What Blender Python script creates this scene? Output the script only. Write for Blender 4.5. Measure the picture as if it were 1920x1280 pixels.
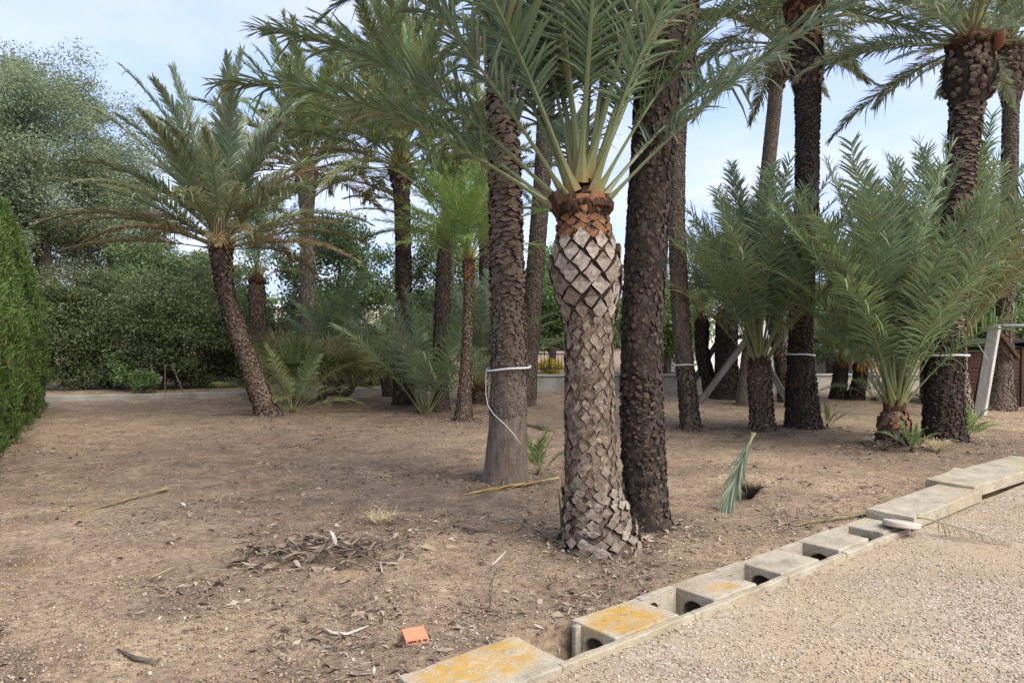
import bpy, bmesh, math, random
import numpy as np
from mathutils import Vector, Matrix, noise as mnoise

for o in list(bpy.data.objects): bpy.data.objects.remove(o)
scene = bpy.context.scene
COL = scene.collection
R = math.radians
PI = math.pi

# ------------------------------------------------------------------ camera, sky, sun, exposure
CAM_H, FPX, HORY = 1.6, 1387.0, 620.0
cam_d = bpy.data.cameras.new('camera'); cam_d.sensor_width = 36.0; cam_d.lens = 36.0 * FPX / 1920.0
cam_d.clip_start = 0.05; cam_d.clip_end = 2000
cam = bpy.data.objects.new('camera', cam_d); COL.objects.link(cam)
cam.location = (0, 0, CAM_H); cam.rotation_euler = (R(90) - math.atan((640 - HORY) / FPX), 0, 0)
scene.camera = cam

SUN_EL, SUN_AZ = 46.0, 138.0            # azimuth clockwise from +Y (the way the camera looks)
world = bpy.data.worlds.new('World'); scene.world = world; world.use_nodes = True
wn, wl = world.node_tree.nodes, world.node_tree.links
wn.clear()
w_out = wn.new('ShaderNodeOutputWorld'); w_bg = wn.new('ShaderNodeBackground'); w_bg.inputs[1].default_value = 0.13
sky = wn.new('ShaderNodeTexSky'); sky.sky_type = 'NISHITA'; sky.sun_disc = False
sky.sun_elevation = R(SUN_EL); sky.sun_rotation = R(SUN_AZ); sky.air_density = 1.0; sky.dust_density = 1.0; sky.ozone_density = 1.4
tc = wn.new('ShaderNodeTexCoord'); sep = wn.new('ShaderNodeSeparateXYZ'); wl.new(tc.outputs['Generated'], sep.inputs[0])
zc = wn.new('ShaderNodeMath'); zc.operation = 'MAXIMUM'; zc.inputs[1].default_value = 0.0; wl.new(sep.outputs['Z'], zc.inputs[0])
za = wn.new('ShaderNodeMath'); za.operation = 'ADD'; za.inputs[1].default_value = 0.22; wl.new(zc.outputs[0], za.inputs[0])
dx = wn.new('ShaderNodeMath'); dx.operation = 'DIVIDE'; wl.new(sep.outputs['X'], dx.inputs[0]); wl.new(za.outputs[0], dx.inputs[1])
dy = wn.new('ShaderNodeMath'); dy.operation = 'DIVIDE'; wl.new(sep.outputs['Y'], dy.inputs[0]); wl.new(za.outputs[0], dy.inputs[1])
cmb = wn.new('ShaderNodeCombineXYZ'); wl.new(dx.outputs[0], cmb.inputs[0]); wl.new(dy.outputs[0], cmb.inputs[1]); cmb.inputs[2].default_value = 3.3
cn = wn.new('ShaderNodeTexNoise'); cn.inputs['Scale'].default_value = 0.9; cn.inputs['Detail'].default_value = 7; cn.inputs['Roughness'].default_value = 0.58
cn.inputs['Distortion'].default_value = 0.4
wl.new(cmb.outputs[0], cn.inputs['Vector'])
cr = wn.new('ShaderNodeValToRGB'); cr.color_ramp.elements[0].position = 0.34; cr.color_ramp.elements[0].color = (0.72,)*3 + (1,)
cr.color_ramp.elements[1].position = 0.66; cr.color_ramp.elements[1].color = (0.96,)*3 + (1,)
wl.new(cn.outputs['Fac'], cr.inputs[0])
wmix = wn.new('ShaderNodeMix'); wmix.data_type = 'RGBA'
wl.new(cr.outputs[0], wmix.inputs[0]); wl.new(sky.outputs[0], wmix.inputs[6]); wmix.inputs[7].default_value = (2.5, 2.75, 3.85, 1)
cn2 = wn.new('ShaderNodeTexNoise'); cn2.inputs['Scale'].default_value = 1.5; cn2.inputs['Detail'].default_value = 6; cn2.inputs['Roughness'].default_value = .55; wl.new(cmb.outputs[0], cn2.inputs['Vector'])
cr2 = wn.new('ShaderNodeValToRGB'); cr2.color_ramp.elements[0].position = .36; cr2.color_ramp.elements[0].color = (1.75, 2.3, 3.7, 1); cr2.color_ramp.elements[1].position = .64; cr2.color_ramp.elements[1].color = (2.8, 2.9, 3.6, 1)
wl.new(cn2.outputs['Fac'], cr2.inputs[0]); wl.new(cr2.outputs[0], wmix.inputs[7])
wl.new(wmix.outputs[2], w_bg.inputs[0]); wl.new(w_bg.outputs[0], w_out.inputs[0])

sun_d = bpy.data.lights.new('sun', 'SUN'); sun_d.energy = 2.35; sun_d.angle = R(45); sun_d.color = (1.0, 0.95, 0.87)
sun = bpy.data.objects.new('sun', sun_d); COL.objects.link(sun)
sdir = Vector((math.sin(R(SUN_AZ)) * math.cos(R(SUN_EL)), math.cos(R(SUN_AZ)) * math.cos(R(SUN_EL)), math.sin(R(SUN_EL))))
sun.rotation_euler = sdir.to_track_quat('Z', 'Y').to_euler(); sun.location = sdir * 40
scene.view_settings.view_transform = 'Standard'; scene.view_settings.look = 'None'
scene.view_settings.exposure = 1.38; scene.view_settings.gamma = 1.0; scene.view_settings.use_curve_mapping = False
scene.render.engine = 'CYCLES'

# ------------------------------------------------------------------ layout helpers
def at(px, py, d):                       # a point of the place, from where it is seen and how far away it stands
    return Vector(((px - 960) / FPX * d, d, CAM_H + (HORY - py) / FPX * d))
def gd(py, z=0.0): return (CAM_H - z) * FPX / (py - HORY)
def gp(px, py, z=0.0):
    d = gd(py, z); return Vector(((px - 960) / FPX * d, d, z))

CH0 = Vector((0.988, 4.03)); CHU = Vector((0.77, 0.638)).normalized(); CHV = Vector((-CHU.y, CHU.x))
def chan(u, v, z=0.0):
    p = CH0 + CHU * u + CHV * v; return Vector((p.x, p.y, z))
def sstep(a, b, x):
    t = min(1.0, max(0.0, (x - a) / (b - a))); return t * t * (3 - 2 * t)
MOUNDS = [(0.62, 5.4, .55, .05), (1.1, 5.8, .5, .05), (5.2, 9.7, 1.3, .10), (5.9, 10.2, .9, .05), (-0.05, 7.8, .6, .04),
          (4.3, 11.7, 1.2, .06), (-4.4, 13.3, .9, .08), (1.93, 7.35, .28, -.07), (2.1, 6.9, .2, -.05), (2.4, 8.2, .8, .07), (-1.2, 5.0, .9, .04)]
def gh(x, y):
    z = 0.030 * mnoise.noise(Vector((x * .7, y * .7, 1.3))) + 0.014 * mnoise.noise(Vector((x * 2.6, y * 2.6, 4.1)))
    if y < 25 and abs(x) < 14:
        z += 0.008 * mnoise.noise(Vector((x * 7, y * 7, 9.7))) + 0.004 * mnoise.noise(Vector((x * 17, y * 17, 2.7)))
    for mx, my, s, a in MOUNDS:
        q = ((x - mx) ** 2 + (y - my) ** 2) / (s * s)
        if q < 9: z += a * math.exp(-q)
    v = (Vector((x, y)) - CH0).dot(CHV)
    z += 0.03 * sstep(1.2, .3, v)
    f = sstep(0.34, 0.40, v) if -3 < (Vector((x, y)) - CH0).dot(CHU) < 2.85 else sstep(.02, .3, v)
    return z * f + (-0.27 if f < 1 and v > -.2 else -.10) * (1 - f)

# ------------------------------------------------------------------ materials
def sl(r, g, b):                         # sRGB 0-255 -> linear
    f = lambda c: (c / 255 / 12.92) if c / 255 <= .04045 else ((c / 255 + .055) / 1.055) ** 2.4
    return (f(r), f(g), f(b), 1)
class NT:
    def __init__(s, name):
        s.m = bpy.data.materials.new(name); s.m.use_nodes = True
        s.n, s.l = s.m.node_tree.nodes, s.m.node_tree.links
        s.b = s.n['Principled BSDF']; s.out = s.n['Material Output']
    def new(s, t, **k):
        x = s.n.new(t)
        for a, v in k.items(): setattr(x, a, v)
        return x
    def link(s, a, b): s.l.new(a, b)
    def noise(s, scale, detail=4, rough=.6, vec=None, dist=0.0):
        x = s.new('ShaderNodeTexNoise'); x.inputs['Scale'].default_value = scale; x.inputs['Detail'].default_value = detail
        x.inputs['Roughness'].default_value = rough; x.inputs['Distortion'].default_value = dist
        if vec is not None: s.link(vec, x.inputs['Vector'])
        return x.outputs['Fac']
    def ramp(s, fac, stops):
        x = s.new('ShaderNodeValToRGB'); e = x.color_ramp.elements
        while len(e) < len(stops): e.new(0.5)
        for i, (p, c) in enumerate(stops):
            e[i].position = p; e[i].color = c if len(c) == 4 else tuple(c) + (1,)
        s.link(fac, x.inputs[0]); return x.outputs[0]
    def mix(s, fac, a, b, mode='MIX'):
        x = s.new('ShaderNodeMix', data_type='RGBA', blend_type=mode)
        for sock, v in ((x.inputs[0], fac), (x.inputs[6], a), (x.inputs[7], b)):
            if hasattr(v, 'is_output'): s.link(v, sock)
            else: sock.default_value = v
        return x.outputs[2]
    def math(s, op, a, b=0.0, clamp=False):
        x = s.new('ShaderNodeMath', operation=op); x.use_clamp = clamp
        for sock, v in ((x.inputs[0], a), (x.inputs[1], b)):
            if hasattr(v, 'is_output'): s.link(v, sock)
            else: sock.default_value = v
        return x.outputs[0]
    def bump(s, h, strength=.5, dist=.02):
        x = s.new('ShaderNodeBump'); x.inputs['Strength'].default_value = strength; x.inputs['Distance'].default_value = dist
        s.link(h, x.inputs['Height']); s.link(x.outputs[0], s.b.inputs['Normal'])
    def objco(s, scale=None):
        t = s.new('ShaderNodeTexCoord').outputs['Object']
        if scale is None: return t
        m = s.new('ShaderNodeMapping'); m.inputs['Scale'].default_value = scale; s.link(t, m.inputs['Vector']); return m.outputs[0]
    def island(s): return s.new('ShaderNodeNewGeometry').outputs['Random Per Island']
    def attr(s, name): return s.new('ShaderNodeAttribute', attribute_name=name).outputs['Fac']
    def base(s, c, rough=.8, spec=.3):
        if hasattr(c, 'is_output'): s.link(c, s.b.inputs['Base Color'])
        else: s.b.inputs['Base Color'].default_value = c
        s.b.inputs['Roughness'].default_value = rough; s.b.inputs['Specular IOR Level'].default_value = spec
        return s.m
    def translucent(s, col, amount):
        t = s.new('ShaderNodeBsdfTranslucent'); s.link(col, t.inputs[0])
        mx = s.new('ShaderNodeMixShader'); mx.inputs[0].default_value = amount
        s.link(s.b.outputs[0], mx.inputs[1]); s.link(t.outputs[0], mx.inputs[2]); s.link(mx.outputs[0], s.out.inputs[0])

def mat_frond():
    t = NT('palm_leaflet'); oi = t.new('ShaderNodeObjectInfo')
    isl = t.island()
    val = t.math('ADD', t.math('MULTIPLY', isl, .5), t.math('MULTIPLY', oi.outputs['Random'], .35)); val = t.math('ADD', val, .58)
    c = t.mix(1.0, oi.outputs['Color'], val, 'MULTIPLY')
    tip = t.math('MULTIPLY', t.math('POWER', t.attr('t'), 5.0), .55)
    c = t.mix(tip, c, (.24, .19, .07, 1))
    dry = t.math('GREATER_THAN', isl, .955)
    c = t.mix(t.math('MULTIPLY', dry, .7), c, (.30, .22, .09, 1))
    m = t.base(c, .42, .45); t.translucent(c, .36); return m
def mat_rachis():
    t = NT('palm_rachis'); oi = t.new('ShaderNodeObjectInfo')
    c = t.mix(t.ramp(t.attr('t'), [(0.0, (.70,)*3), (.035, (.30,)*3), (.12, (0.06,)*3), (1, (0, 0, 0))]), t.mix(.6, oi.outputs['Color'], (.19, .235, .105, 1)), (.36, .20, .06, 1))
    n = t.noise(30, 3, vec=t.objco((1, 6, 6)))
    c = t.mix(t.math('MULTIPLY', n, .4), c, (.10, .09, .04, 1))
    return t.base(c, .45, .4)
def mat_bark(name, c0, c1, c2, sc=14, zs=.5, bump=.9):
    t = NT(name); v = t.objco((1, 1, zs))
    n1 = t.noise(sc, 6, .65, v, .6); n2 = t.noise(sc * 4.5, 4, .7, t.objco((1, 1, .35)))
    n3 = t.noise(1.7, 3, .5, t.objco())
    c = t.ramp(n1, [(.30, c0), (.52, c1), (.72, c2)])
    c = t.mix(t.ramp(n3, [(.42, (0, 0, 0)), (.62, (.45,)*3)]), c, c0 + (1,) if len(c0) == 3 else c0)
    c = t.mix(.5, c, t.ramp(n2, [(.3, (.25,)*3), (.7, (1.25,)*3)]), 'MULTIPLY')
    m = t.base(c, .95, .15); t.bump(t.math('ADD', n1, t.math('MULTIPLY', n2, .6)), bump, .02); return m
def mat_scale(name, ca, cb, dirt=(.05, .035, .025)):
    t = NT(name); isl = t.island(); oi = t.new('ShaderNodeObjectInfo')
    r = t.math('FRACT', t.math('ADD', isl, oi.outputs['Random']))
    c = t.mix(r, ca + (1,), cb + (1,))
    geo = t.new('ShaderNodeNewGeometry')
    n = t.noise(26, 5, .65, geo.outputs['Position'], .5)
    n2 = t.noise(120, 2, .6, geo.outputs['Position'])
    c = t.mix(t.ramp(n, [(.40, (0, 0, 0)), (.68, (.75,)*3)]), c, dirt + (1,))
    c = t.mix(.45, c, t.ramp(n2, [(.25, (.45,)*3), (.75, (1.2,)*3)]), 'MULTIPLY')
    m = t.base(c, .92, .15); t.bump(t.math('ADD', n, n2), .7, .008); return m
def mat_leaf(name, ca, cb, trans=.25, rough=.5, pale=None):
    t = NT(name); isl = t.island(); c = t.mix(isl, ca + (1,), cb + (1,))
    geo = t.new('ShaderNodeNewGeometry')
    n = t.noise(.55, 3, .5, geo.outputs['Position'])
    c = t.mix(t.ramp(n, [(.38, (0, 0, 0)), (.62, (.5,)*3)]), c, tuple(x * .62 for x in ca) + (1,))
    if pale: c = t.mix(t.math('MULTIPLY', geo.outputs['Backfacing'], .85), c, pale + (1,))
    m = t.base(c, rough, .35); t.translucent(c, trans); return m
def mat_litter(name, stops, rough=.9):
    t = NT(name); oi = t.new('ShaderNodeObjectInfo'); c = t.ramp(t.math('FRACT', t.math('ADD', t.island(), oi.outputs['Random'])), stops); return t.base(c, rough, .2)
def mat_plain(name, c, rough=.7, spec=.3, var=.25, sc=20, bump=.2):
    t = NT(name); n = t.noise(sc, 5, .65, t.objco())
    col = t.mix(t.math('MULTIPLY', n, 1.0), tuple(x * (1 - var) for x in c) + (1,), tuple(min(1, x * (1 + var)) for x in c) + (1,))
    m = t.base(col, rough, spec)
    if bump: t.bump(n, bump, .01)
    return m
def mat_concrete(name, lichen=0.0, seed=0.0, c=(.40, .345, .26)):
    t = NT(name); co = t.new('ShaderNodeMapping'); t.link(t.objco(), co.inputs['Vector']); co.inputs['Location'].default_value = (seed, seed * .7, 0)
    v = co.outputs[0]
    n1 = t.noise(5, 6, .65, v); n2 = t.noise(60, 4, .7, v); n3 = t.noise(2.2, 4, .6, v)
    col = t.ramp(n1, [(.30, tuple(x * .62 for x in c)), (.5, c), (.72, tuple(x * 1.22 for x in c))])
    col = t.mix(t.ramp(n3, [(.48, (0, 0, 0)), (.66, (.55,)*3)]), col, (.30, .235, .13, 1))
    col = t.mix(.55, col, t.ramp(n2, [(.28, (.5,)*3), (.7, (1.2,)*3)]), 'MULTIPLY')
    if lichen:
        at_ = t.attr('lichen')
        l = t.math('MULTIPLY', at_, t.ramp(t.math('ADD', t.math('MULTIPLY', t.noise(9, 6, .72, v, .5), .6), t.math('MULTIPLY', t.noise(70, 4, .7, v), .4)), [(.42, (0, 0, 0)), (.54, (1,)*3)]))
        col = t.mix(l, col, t.mix(t.noise(40, 3, .6, v), (.38, .21, .04, 1), (.46, .29, .075, 1)))
        d = t.math('MULTIPLY', at_, t.ramp(t.noise(14, 4, .7, v), [(.58, (0, 0, 0)), (.66, (.7,)*3)]))
        col = t.mix(d, col, (.17, .14, .11, 1))
    m = t.base(col, .93, .2); t.bump(t.math('ADD', n2, n1), .5, .008); return m
def mat_ground():
    t = NT('sandy_soil'); geo = t.new('ShaderNodeNewGeometry'); P = geo.outputs['Position']
    big = t.noise(.55, 5, .6, P, .4); mid = t.noise(2.4, 6, .65, P, .5); fine = t.noise(22, 6, .72, P); grit = t.noise(120, 3, .7, P)
    c = t.ramp(mid, [(.32, (.155, .108, .073)), (.45, (.245, .176, .117)), (.57, (.33, .241, .157)), (.70, (.44, .325, .212))])
    c = t.mix(t.ramp(big, [(.40, (0, 0, 0)), (.62, (.65,)*3)]), c, (.262, .188, .132, 1))
    sand = t.math('MULTIPLY', t.attr('sand'), t.ramp(t.noise(1.6, 5, .62, P, .6), [(.36, (.0,)*3), (.56, (1,)*3)]))
    c = t.mix(t.math('MULTIPLY', sand, .9), c, t.mix(fine, (.37, .27, .165, 1), (.50, .38, .25, 1)))
    mul = t.math('MULTIPLY', t.attr('mulch'), t.ramp(mid, [(.25, (1,)*3), (.7, (.45,)*3)]))
    c = t.mix(t.math('MULTIPLY', mul, .8), c, (.13, .095, .07, 1))
    pat = t.noise(7.5, 5, .68, P, .8)
    c = t.mix(.75, c, t.ramp(pat, [(.30, (.62,)*3), (.5, (1,)*3), (.70, (1.32,)*3)]), 'MULTIPLY')
    red = t.ramp(t.noise(1.3, 4, .6, t.objco((1.0, 1.3, 1))), [(.60, (0, 0, 0)), (.72, (.45,)*3)])
    c = t.mix(red, c, (.27, .15, .075, 1))
    c = t.mix(.85, c, t.ramp(fine, [(.28, (.36,)*3), (.5, (.92,)*3), (.74, (1.4,)*3)]), 'MULTIPLY')
    c = t.mix(.7, c, t.ramp(grit, [(.28, (.5,)*3), (.72, (1.4,)*3)]), 'MULTIPLY')
    m = t.base(c, .97, .1); t.bump(t.math('ADD', t.math('ADD', fine, t.math('MULTIPLY', grit, .45)), t.math('MULTIPLY', mid, .8)), .9, .02); return m
def mat_gravel_bed():
    t = NT('gravel_bed'); geo = t.new('ShaderNodeNewGeometry'); P = geo.outputs['Position']
    v = t.new('ShaderNodeTexVoronoi'); v.inputs['Scale'].default_value = 75; t.link(P, v.inputs['Vector'])
    s2 = t.new('ShaderNodeSeparateColor'); t.link(v.outputs['Color'], s2.inputs[0])
    c = t.ramp(s2.outputs[0], [(0, (.22, .17, .12)), (.35, (.34, .265, .185)), (.7, (.41, .33, .245)), (1, (.50, .43, .35))])
    big = t.noise(.9, 5, .6, P)
    c = t.mix(t.ramp(big, [(.40, (0, 0, 0)), (.58, (.9,)*3)]), c, (.37, .285, .185, 1))
    trk = t.noise(1.0, 4, .6, t.objco((.35, 1.6, 1)), .5)
    c = t.mix(.5, c, t.ramp(trk, [(.35, (.72,)*3), (.65, (1.15,)*3)]), 'MULTIPLY')
    c = t.mix(.6, c, t.ramp(t.noise(40, 4, .7, P), [(.28, (.5,)*3), (.72, (1.3,)*3)]), 'MULTIPLY')
    m = t.base(c, .95, .15); t.bump(t.math('SUBTRACT', t.noise(40, 4, .7, P), v.outputs['Distance']), .45, .006); return m

M = {}
M['leaflet'] = mat_frond(); M['rachis'] = mat_rachis()
M['ground'] = mat_ground(); M['gravel'] = mat_gravel_bed()
M['bark_grey'] = mat_bark('palm_bark_grey', (.05, .037, .028), (.155, .118, .088), (.27, .215, .165))
M['bark_dark'] = mat_bark('palm_bark_dark', (.020, .016, .014), (.062, .047, .037), (.17, .125, .095), 18)
M['bark_brown'] = mat_bark('palm_bark_brown', (.040, .028, .021), (.135, .096, .071), (.26, .20, .15), 20)
M['bark_smooth'] = mat_bark('palm_root_fibre', (.10, .074, .054), (.205, .158, .12), (.28, .225, .175), 20, .3, .6)
M['bark_pale'] = mat_bark('palm_bark_pale', (.20, .165, .13), (.33, .28, .22), (.43, .37, .30), 20, .3, .6)
M['fibre'] = mat_bark('palm_fibre_sheath', (.030, .016, .011), (.105, .056, .033), (.24, .14, .08), 40, .22, 1.0)
M['wood_grey'] = mat_bark('tree_bark', (.06, .05, .04), (.14, .115, .09), (.25, .215, .17), 9, .4, .6)
M['scale_pale'] = mat_scale('leaf_base_pale', (.46, .395, .325), (.30, .245, .19), (.10, .07, .05))
M['scale_mixed'] = mat_scale('leaf_base_mixed', (.40, .335, .265), (.20, .15, .11), (.07, .05, .036))
M['scale_weathered'] = mat_scale('leaf_base_weathered', (.34, .27, .205), (.17, .125, .09), (.06, .042, .03))
M['scale_orange'] = mat_scale('leaf_base_orange', (.34, .165, .075), (.20, .09, .042), (.10, .05, .028))
M['scale_dark'] = mat_scale('leaf_base_dark', (.145, .105, .08), (.036, .029, .024), (.015, .012, .010))
M['scale_brown'] = mat_scale('leaf_base_brown', (.28, .205, .15), (.14, .10, .073), (.05, .035, .026))
M['scale_greybrown'] = mat_scale('leaf_base_greybrown', (.26, .205, .16), (.15, .113, .085), (.06, .043, .032))
M['side'] = mat_plain('leaf_base_fibre', (.038, .026, .018), .95, .1, .5, 60, .5)
M['side_black'] = mat_plain('leaf_base_fibre_black', (.022, .017, .014), .95, .1, .5, 60, .5)
M['poplar'] = mat_leaf('poplar_leaf', (.20, .26, .125), (.30, .36, .19), .42, .55, (.26, .30, .20))
M['bush_dark'] = mat_leaf('dark_shrub_leaf', (.085, .11, .042), (.175, .205, .08), .36)
M['bush_mid'] = mat_leaf('mid_green_leaf', (.115, .17, .065), (.21, .28, .11), .38)
M['bush_bright'] = mat_leaf('bright_green_leaf', (.12, .20, .06), (.20, .29, .10), .35)
M['yellow_flower'] = mat_leaf('yellow_blossom', (.55, .42, .03), (.40, .33, .03), .2)
M['cypress_dry'] = mat_leaf('cypress_dry_spray', (.16, .12, .05), (.22, .17, .07), .2)
M['cypress'] = mat_leaf('cypress_spray', (.07, .125, .027), (.15, .205, .05), .25, .6)
M['cypress_core'] = mat_plain('cypress_dark_core', (.025, .034, .012), .95, .1, .4, 8, .6)  # near-black green, shade of the gaps put into the core's colour
M['litter'] = mat_litter('leaf_litter', [(0, (.075, .052, .038)), (.25, (.15, .11, .082)), (.5, (.215, .165, .12)), (.80, (.29, .225, .16)), (.96, (.36, .295, .225)), (1, (.52, .46, .39))])
M['clod'] = mat_litter('soil_crumbs', [(0, (.13, .09, .062)), (.5, (.25, .18, .125)), (.975, (.33, .25, .175)), (1, (.50, .45, .38))])
M['stones'] = mat_litter('gravel_stones', [(0, (.19, .14, .098)), (.3, (.32, .245, .17)), (.6, (.39, .31, .225)), (.88, (.48, .40, .31)), (1, (.60, .54, .47))])
M['dry'] = mat_litter('dry_stalk', [(0, (.045, .032, .024)), (.4, (.12, .088, .066)), (.75, (.24, .19, .14)), (1, (.40, .34, .27))])
M['concrete'] = mat_concrete('channel_concrete'); M['concrete_lichen'] = mat_concrete('channel_concrete_lichen', 1.0, 3.1)
M['concrete_wall'] = mat_concrete('wall_concrete', 0, 8.0, (.36, .345, .30))
M['mud'] = mat_plain('pit_mud', (.10, .075, .05), .95, .1, .4, 15, .6)
M['brick'] = mat_plain('terracotta', (.56, .235, .125), .85, .2, .14, 30, .15)
M['tie'] = mat_plain('white_tie', (.72, .70, .66), .6, .3, .1)
M['timber'] = mat_bark('grey_timber', (.10, .088, .078), (.17, .152, .138), (.25, .23, .21), 10, .15, .4)
M['timber_white'] = mat_bark('whitewashed_timber', (.36, .33, .29), (.50, .47, .42), (.60, .57, .52), 10, .15, .3)
M['shed'] = mat_bark('brown_stained_board', (.065, .038, .026), (.10, .058, .040), (.135, .08, .056), 9, .15, .3)
M['shed_roof'] = mat_plain('dark_roof_felt', (.035, .032, .032), .9, .2, .3)
M['metal'] = mat_plain('galvanised_steel', (.30, .31, .32), .45, .5, .15)
M['rail'] = mat_plain('dark_painted_rail', (.03, .032, .036), .5, .4, .2)
M['white_wall'] = mat_plain('white_render', (.78, .77, .74), .9, .2, .05, 4, .1)
M['cream_wall'] = mat_plain('cream_render', (.58, .52, .41), .9, .2, .10, 2, .1)
M['glass'] = mat_plain('window_pane', (.03, .035, .04), .1, .6, .1, 3, 0)
M['roof_tile'] = mat_plain('clay_roof_tile', (.34, .16, .09), .85, .2, .3, 12, .4)
M['flower'] = mat_litter('dry_flower_spray', [(0, (.35, .26, .13)), (1, (.62, .52, .33))])
M['spathe'] = mat_plain('red_brown_spathe', (.28, .10, .05), .75, .3, .3, 25, .3)
M['fruit'] = mat_litter('orange_dates', [(0, (.42, .17, .015)), (1, (.55, .27, .03))])
M['disc'] = mat_plain('pale_concrete_disc', (.47, .41, .33), .9, .2, .2, 40, .3)
M['slate'] = mat_plain('blue_grey_shard', (.20, .24, .28), .6, .4, .2)

# ------------------------------------------------------------------ mesh helpers
def empty(name, loc=(0, 0, 0), rz=0):
    o = bpy.data.objects.new(name, None); o.empty_display_size = .2; COL.objects.link(o); o.location = loc; o.rotation_euler = (0, 0, rz); return o
def tag(o, label=None, cat=None, group=None, kind=None):
    if label: o['label'] = label
    if cat: o['category'] = cat
    if group: o['group'] = group
    if kind: o['kind'] = kind
    return o
def link(name, me, parent=None, loc=None):
    o = bpy.data.objects.new(name, me); COL.objects.link(o)
    if parent: o.parent = parent
    if loc is not None: o.location = loc
    return o
class MB:
    def __init__(s): s.v = []; s.f = []; s.m = []; s.t = []
    def add(s, verts, faces, m=0, t=None):
        b = len(s.v); s.v.extend(tuple(p) for p in verts)
        s.f.extend(tuple(b + i for i in f) for f in faces)
        s.m.extend([m] * len(faces) if isinstance(m, int) else m)
        s.t.extend(t if t is not None else [0.0] * len(verts))
    def tube(s, pts, rad, seg=8, m=0, t=None, cap=True, flat=1.0):
        pts = [Vector(p) for p in pts]; n = len(pts); vs = []; ts = []
        ref = Vector((0, 0, 1))
        if abs((pts[-1] - pts[0]).normalized().z) > .9: ref = Vector((1, 0, 0))
        for i, p in enumerate(pts):
            tg = (pts[min(i + 1, n - 1)] - pts[max(i - 1, 0)]).normalized()
            a = tg.cross(ref).normalized(); b = a.cross(tg)
            r = rad[i] if hasattr(rad, '__len__') else rad
            for k in range(seg):
                q = 2 * PI * k / seg; vs.append(p + a * (r * math.cos(q)) + b * (r * flat * math.sin(q))); ts.append(t[i] if t else 0.0)
        fs = [(i * seg + k, i * seg + (k + 1) % seg, (i + 1) * seg + (k + 1) % seg, (i + 1) * seg + k) for i in range(n - 1) for k in range(seg)]
        if cap: fs += [tuple(range(seg - 1, -1, -1)), tuple((n - 1) * seg + k for k in range(seg))]
        s.add(vs, fs, m, ts)
    def box(s, lo, hi, m=0):
        x0, y0, z0 = lo; x1, y1, z1 = hi
        s.add([(x0, y0, z0), (x1, y0, z0), (x1, y1, z0), (x0, y1, z0), (x0, y0, z1), (x1, y0, z1), (x1, y1, z1), (x0, y1, z1)],
              [(3, 2, 1, 0), (4, 5, 6, 7), (0, 1, 5, 4), (1, 2, 6, 5), (2, 3, 7, 6), (3, 0, 4, 7)], m)
    def mesh(s, name, mats, smooth=False, attr='t', bevel=0, sub=0, rough=0):
        me = bpy.data.meshes.new(name); me.from_pydata(s.v, [], s.f)
        for k in mats: me.materials.append(M[k])
        me.polygons.foreach_set('material_index', s.m)
        if attr and any(s.t):
            a = me.attributes.new(attr, 'FLOAT', 'POINT'); a.data.foreach_set('value', s.t)
        if bevel or sub:
            bm = bmesh.new(); bm.from_mesh(me)
            if bevel:
                bmesh.ops.bevel(bm, geom=[e for e in bm.edges if len(e.link_faces) == 2 and e.calc_face_angle() > .6], offset=bevel, segments=2, affect='EDGES', profile=.6)
            if sub:
                bmesh.ops.subdivide_edges(bm, edges=[e for e in bm.edges if e.calc_length() > sub], cuts=6, use_grid_fill=True)
            if rough:
                for v in bm.verts: v.co += Vector(mnoise.noise_vector(v.co * 9)) * rough + Vector(mnoise.noise_vector(v.co * 31)) * rough * .4
            bm.to_mesh(me); bm.free()
        if smooth: me.polygons.foreach_set('use_smooth', [True] * len(me.polygons))
        me.update(); return me
    def build(s, name, mats, parent=None, **k):
        return link(name, s.mesh(name, mats, **k), parent)
def np_mesh(name, V, F, mats, mi=None, smooth=False):        # V (n,3), F (m,k)
    me = bpy.data.meshes.new(name); V = np.asarray(V, np.float32); F = np.asarray(F, np.int32); m, k = F.shape
    me.vertices.add(len(V)); me.vertices.foreach_set('co', V.ravel())
    me.loops.add(m * k); me.loops.foreach_set('vertex_index', F.ravel())
    me.polygons.add(m); me.polygons.foreach_set('loop_start', np.arange(0, m * k, k, dtype=np.int32)); me.polygons.foreach_set('loop_total', np.full(m, k, np.int32))
    for x in mats: me.materials.append(M[x])
    if mi is not None: me.polygons.foreach_set('material_index', np.asarray(mi, np.int32))
    if smooth: me.polygons.foreach_set('use_smooth', np.ones(m, bool))
    me.update(calc_edges=True); me.validate(); return me
def copy_tree(o, parent=None):
    c = o.copy(); COL.objects.link(c)
    if parent: c.parent = parent
    for ch in list(o.children): copy_tree(ch, c)
    return c

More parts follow.
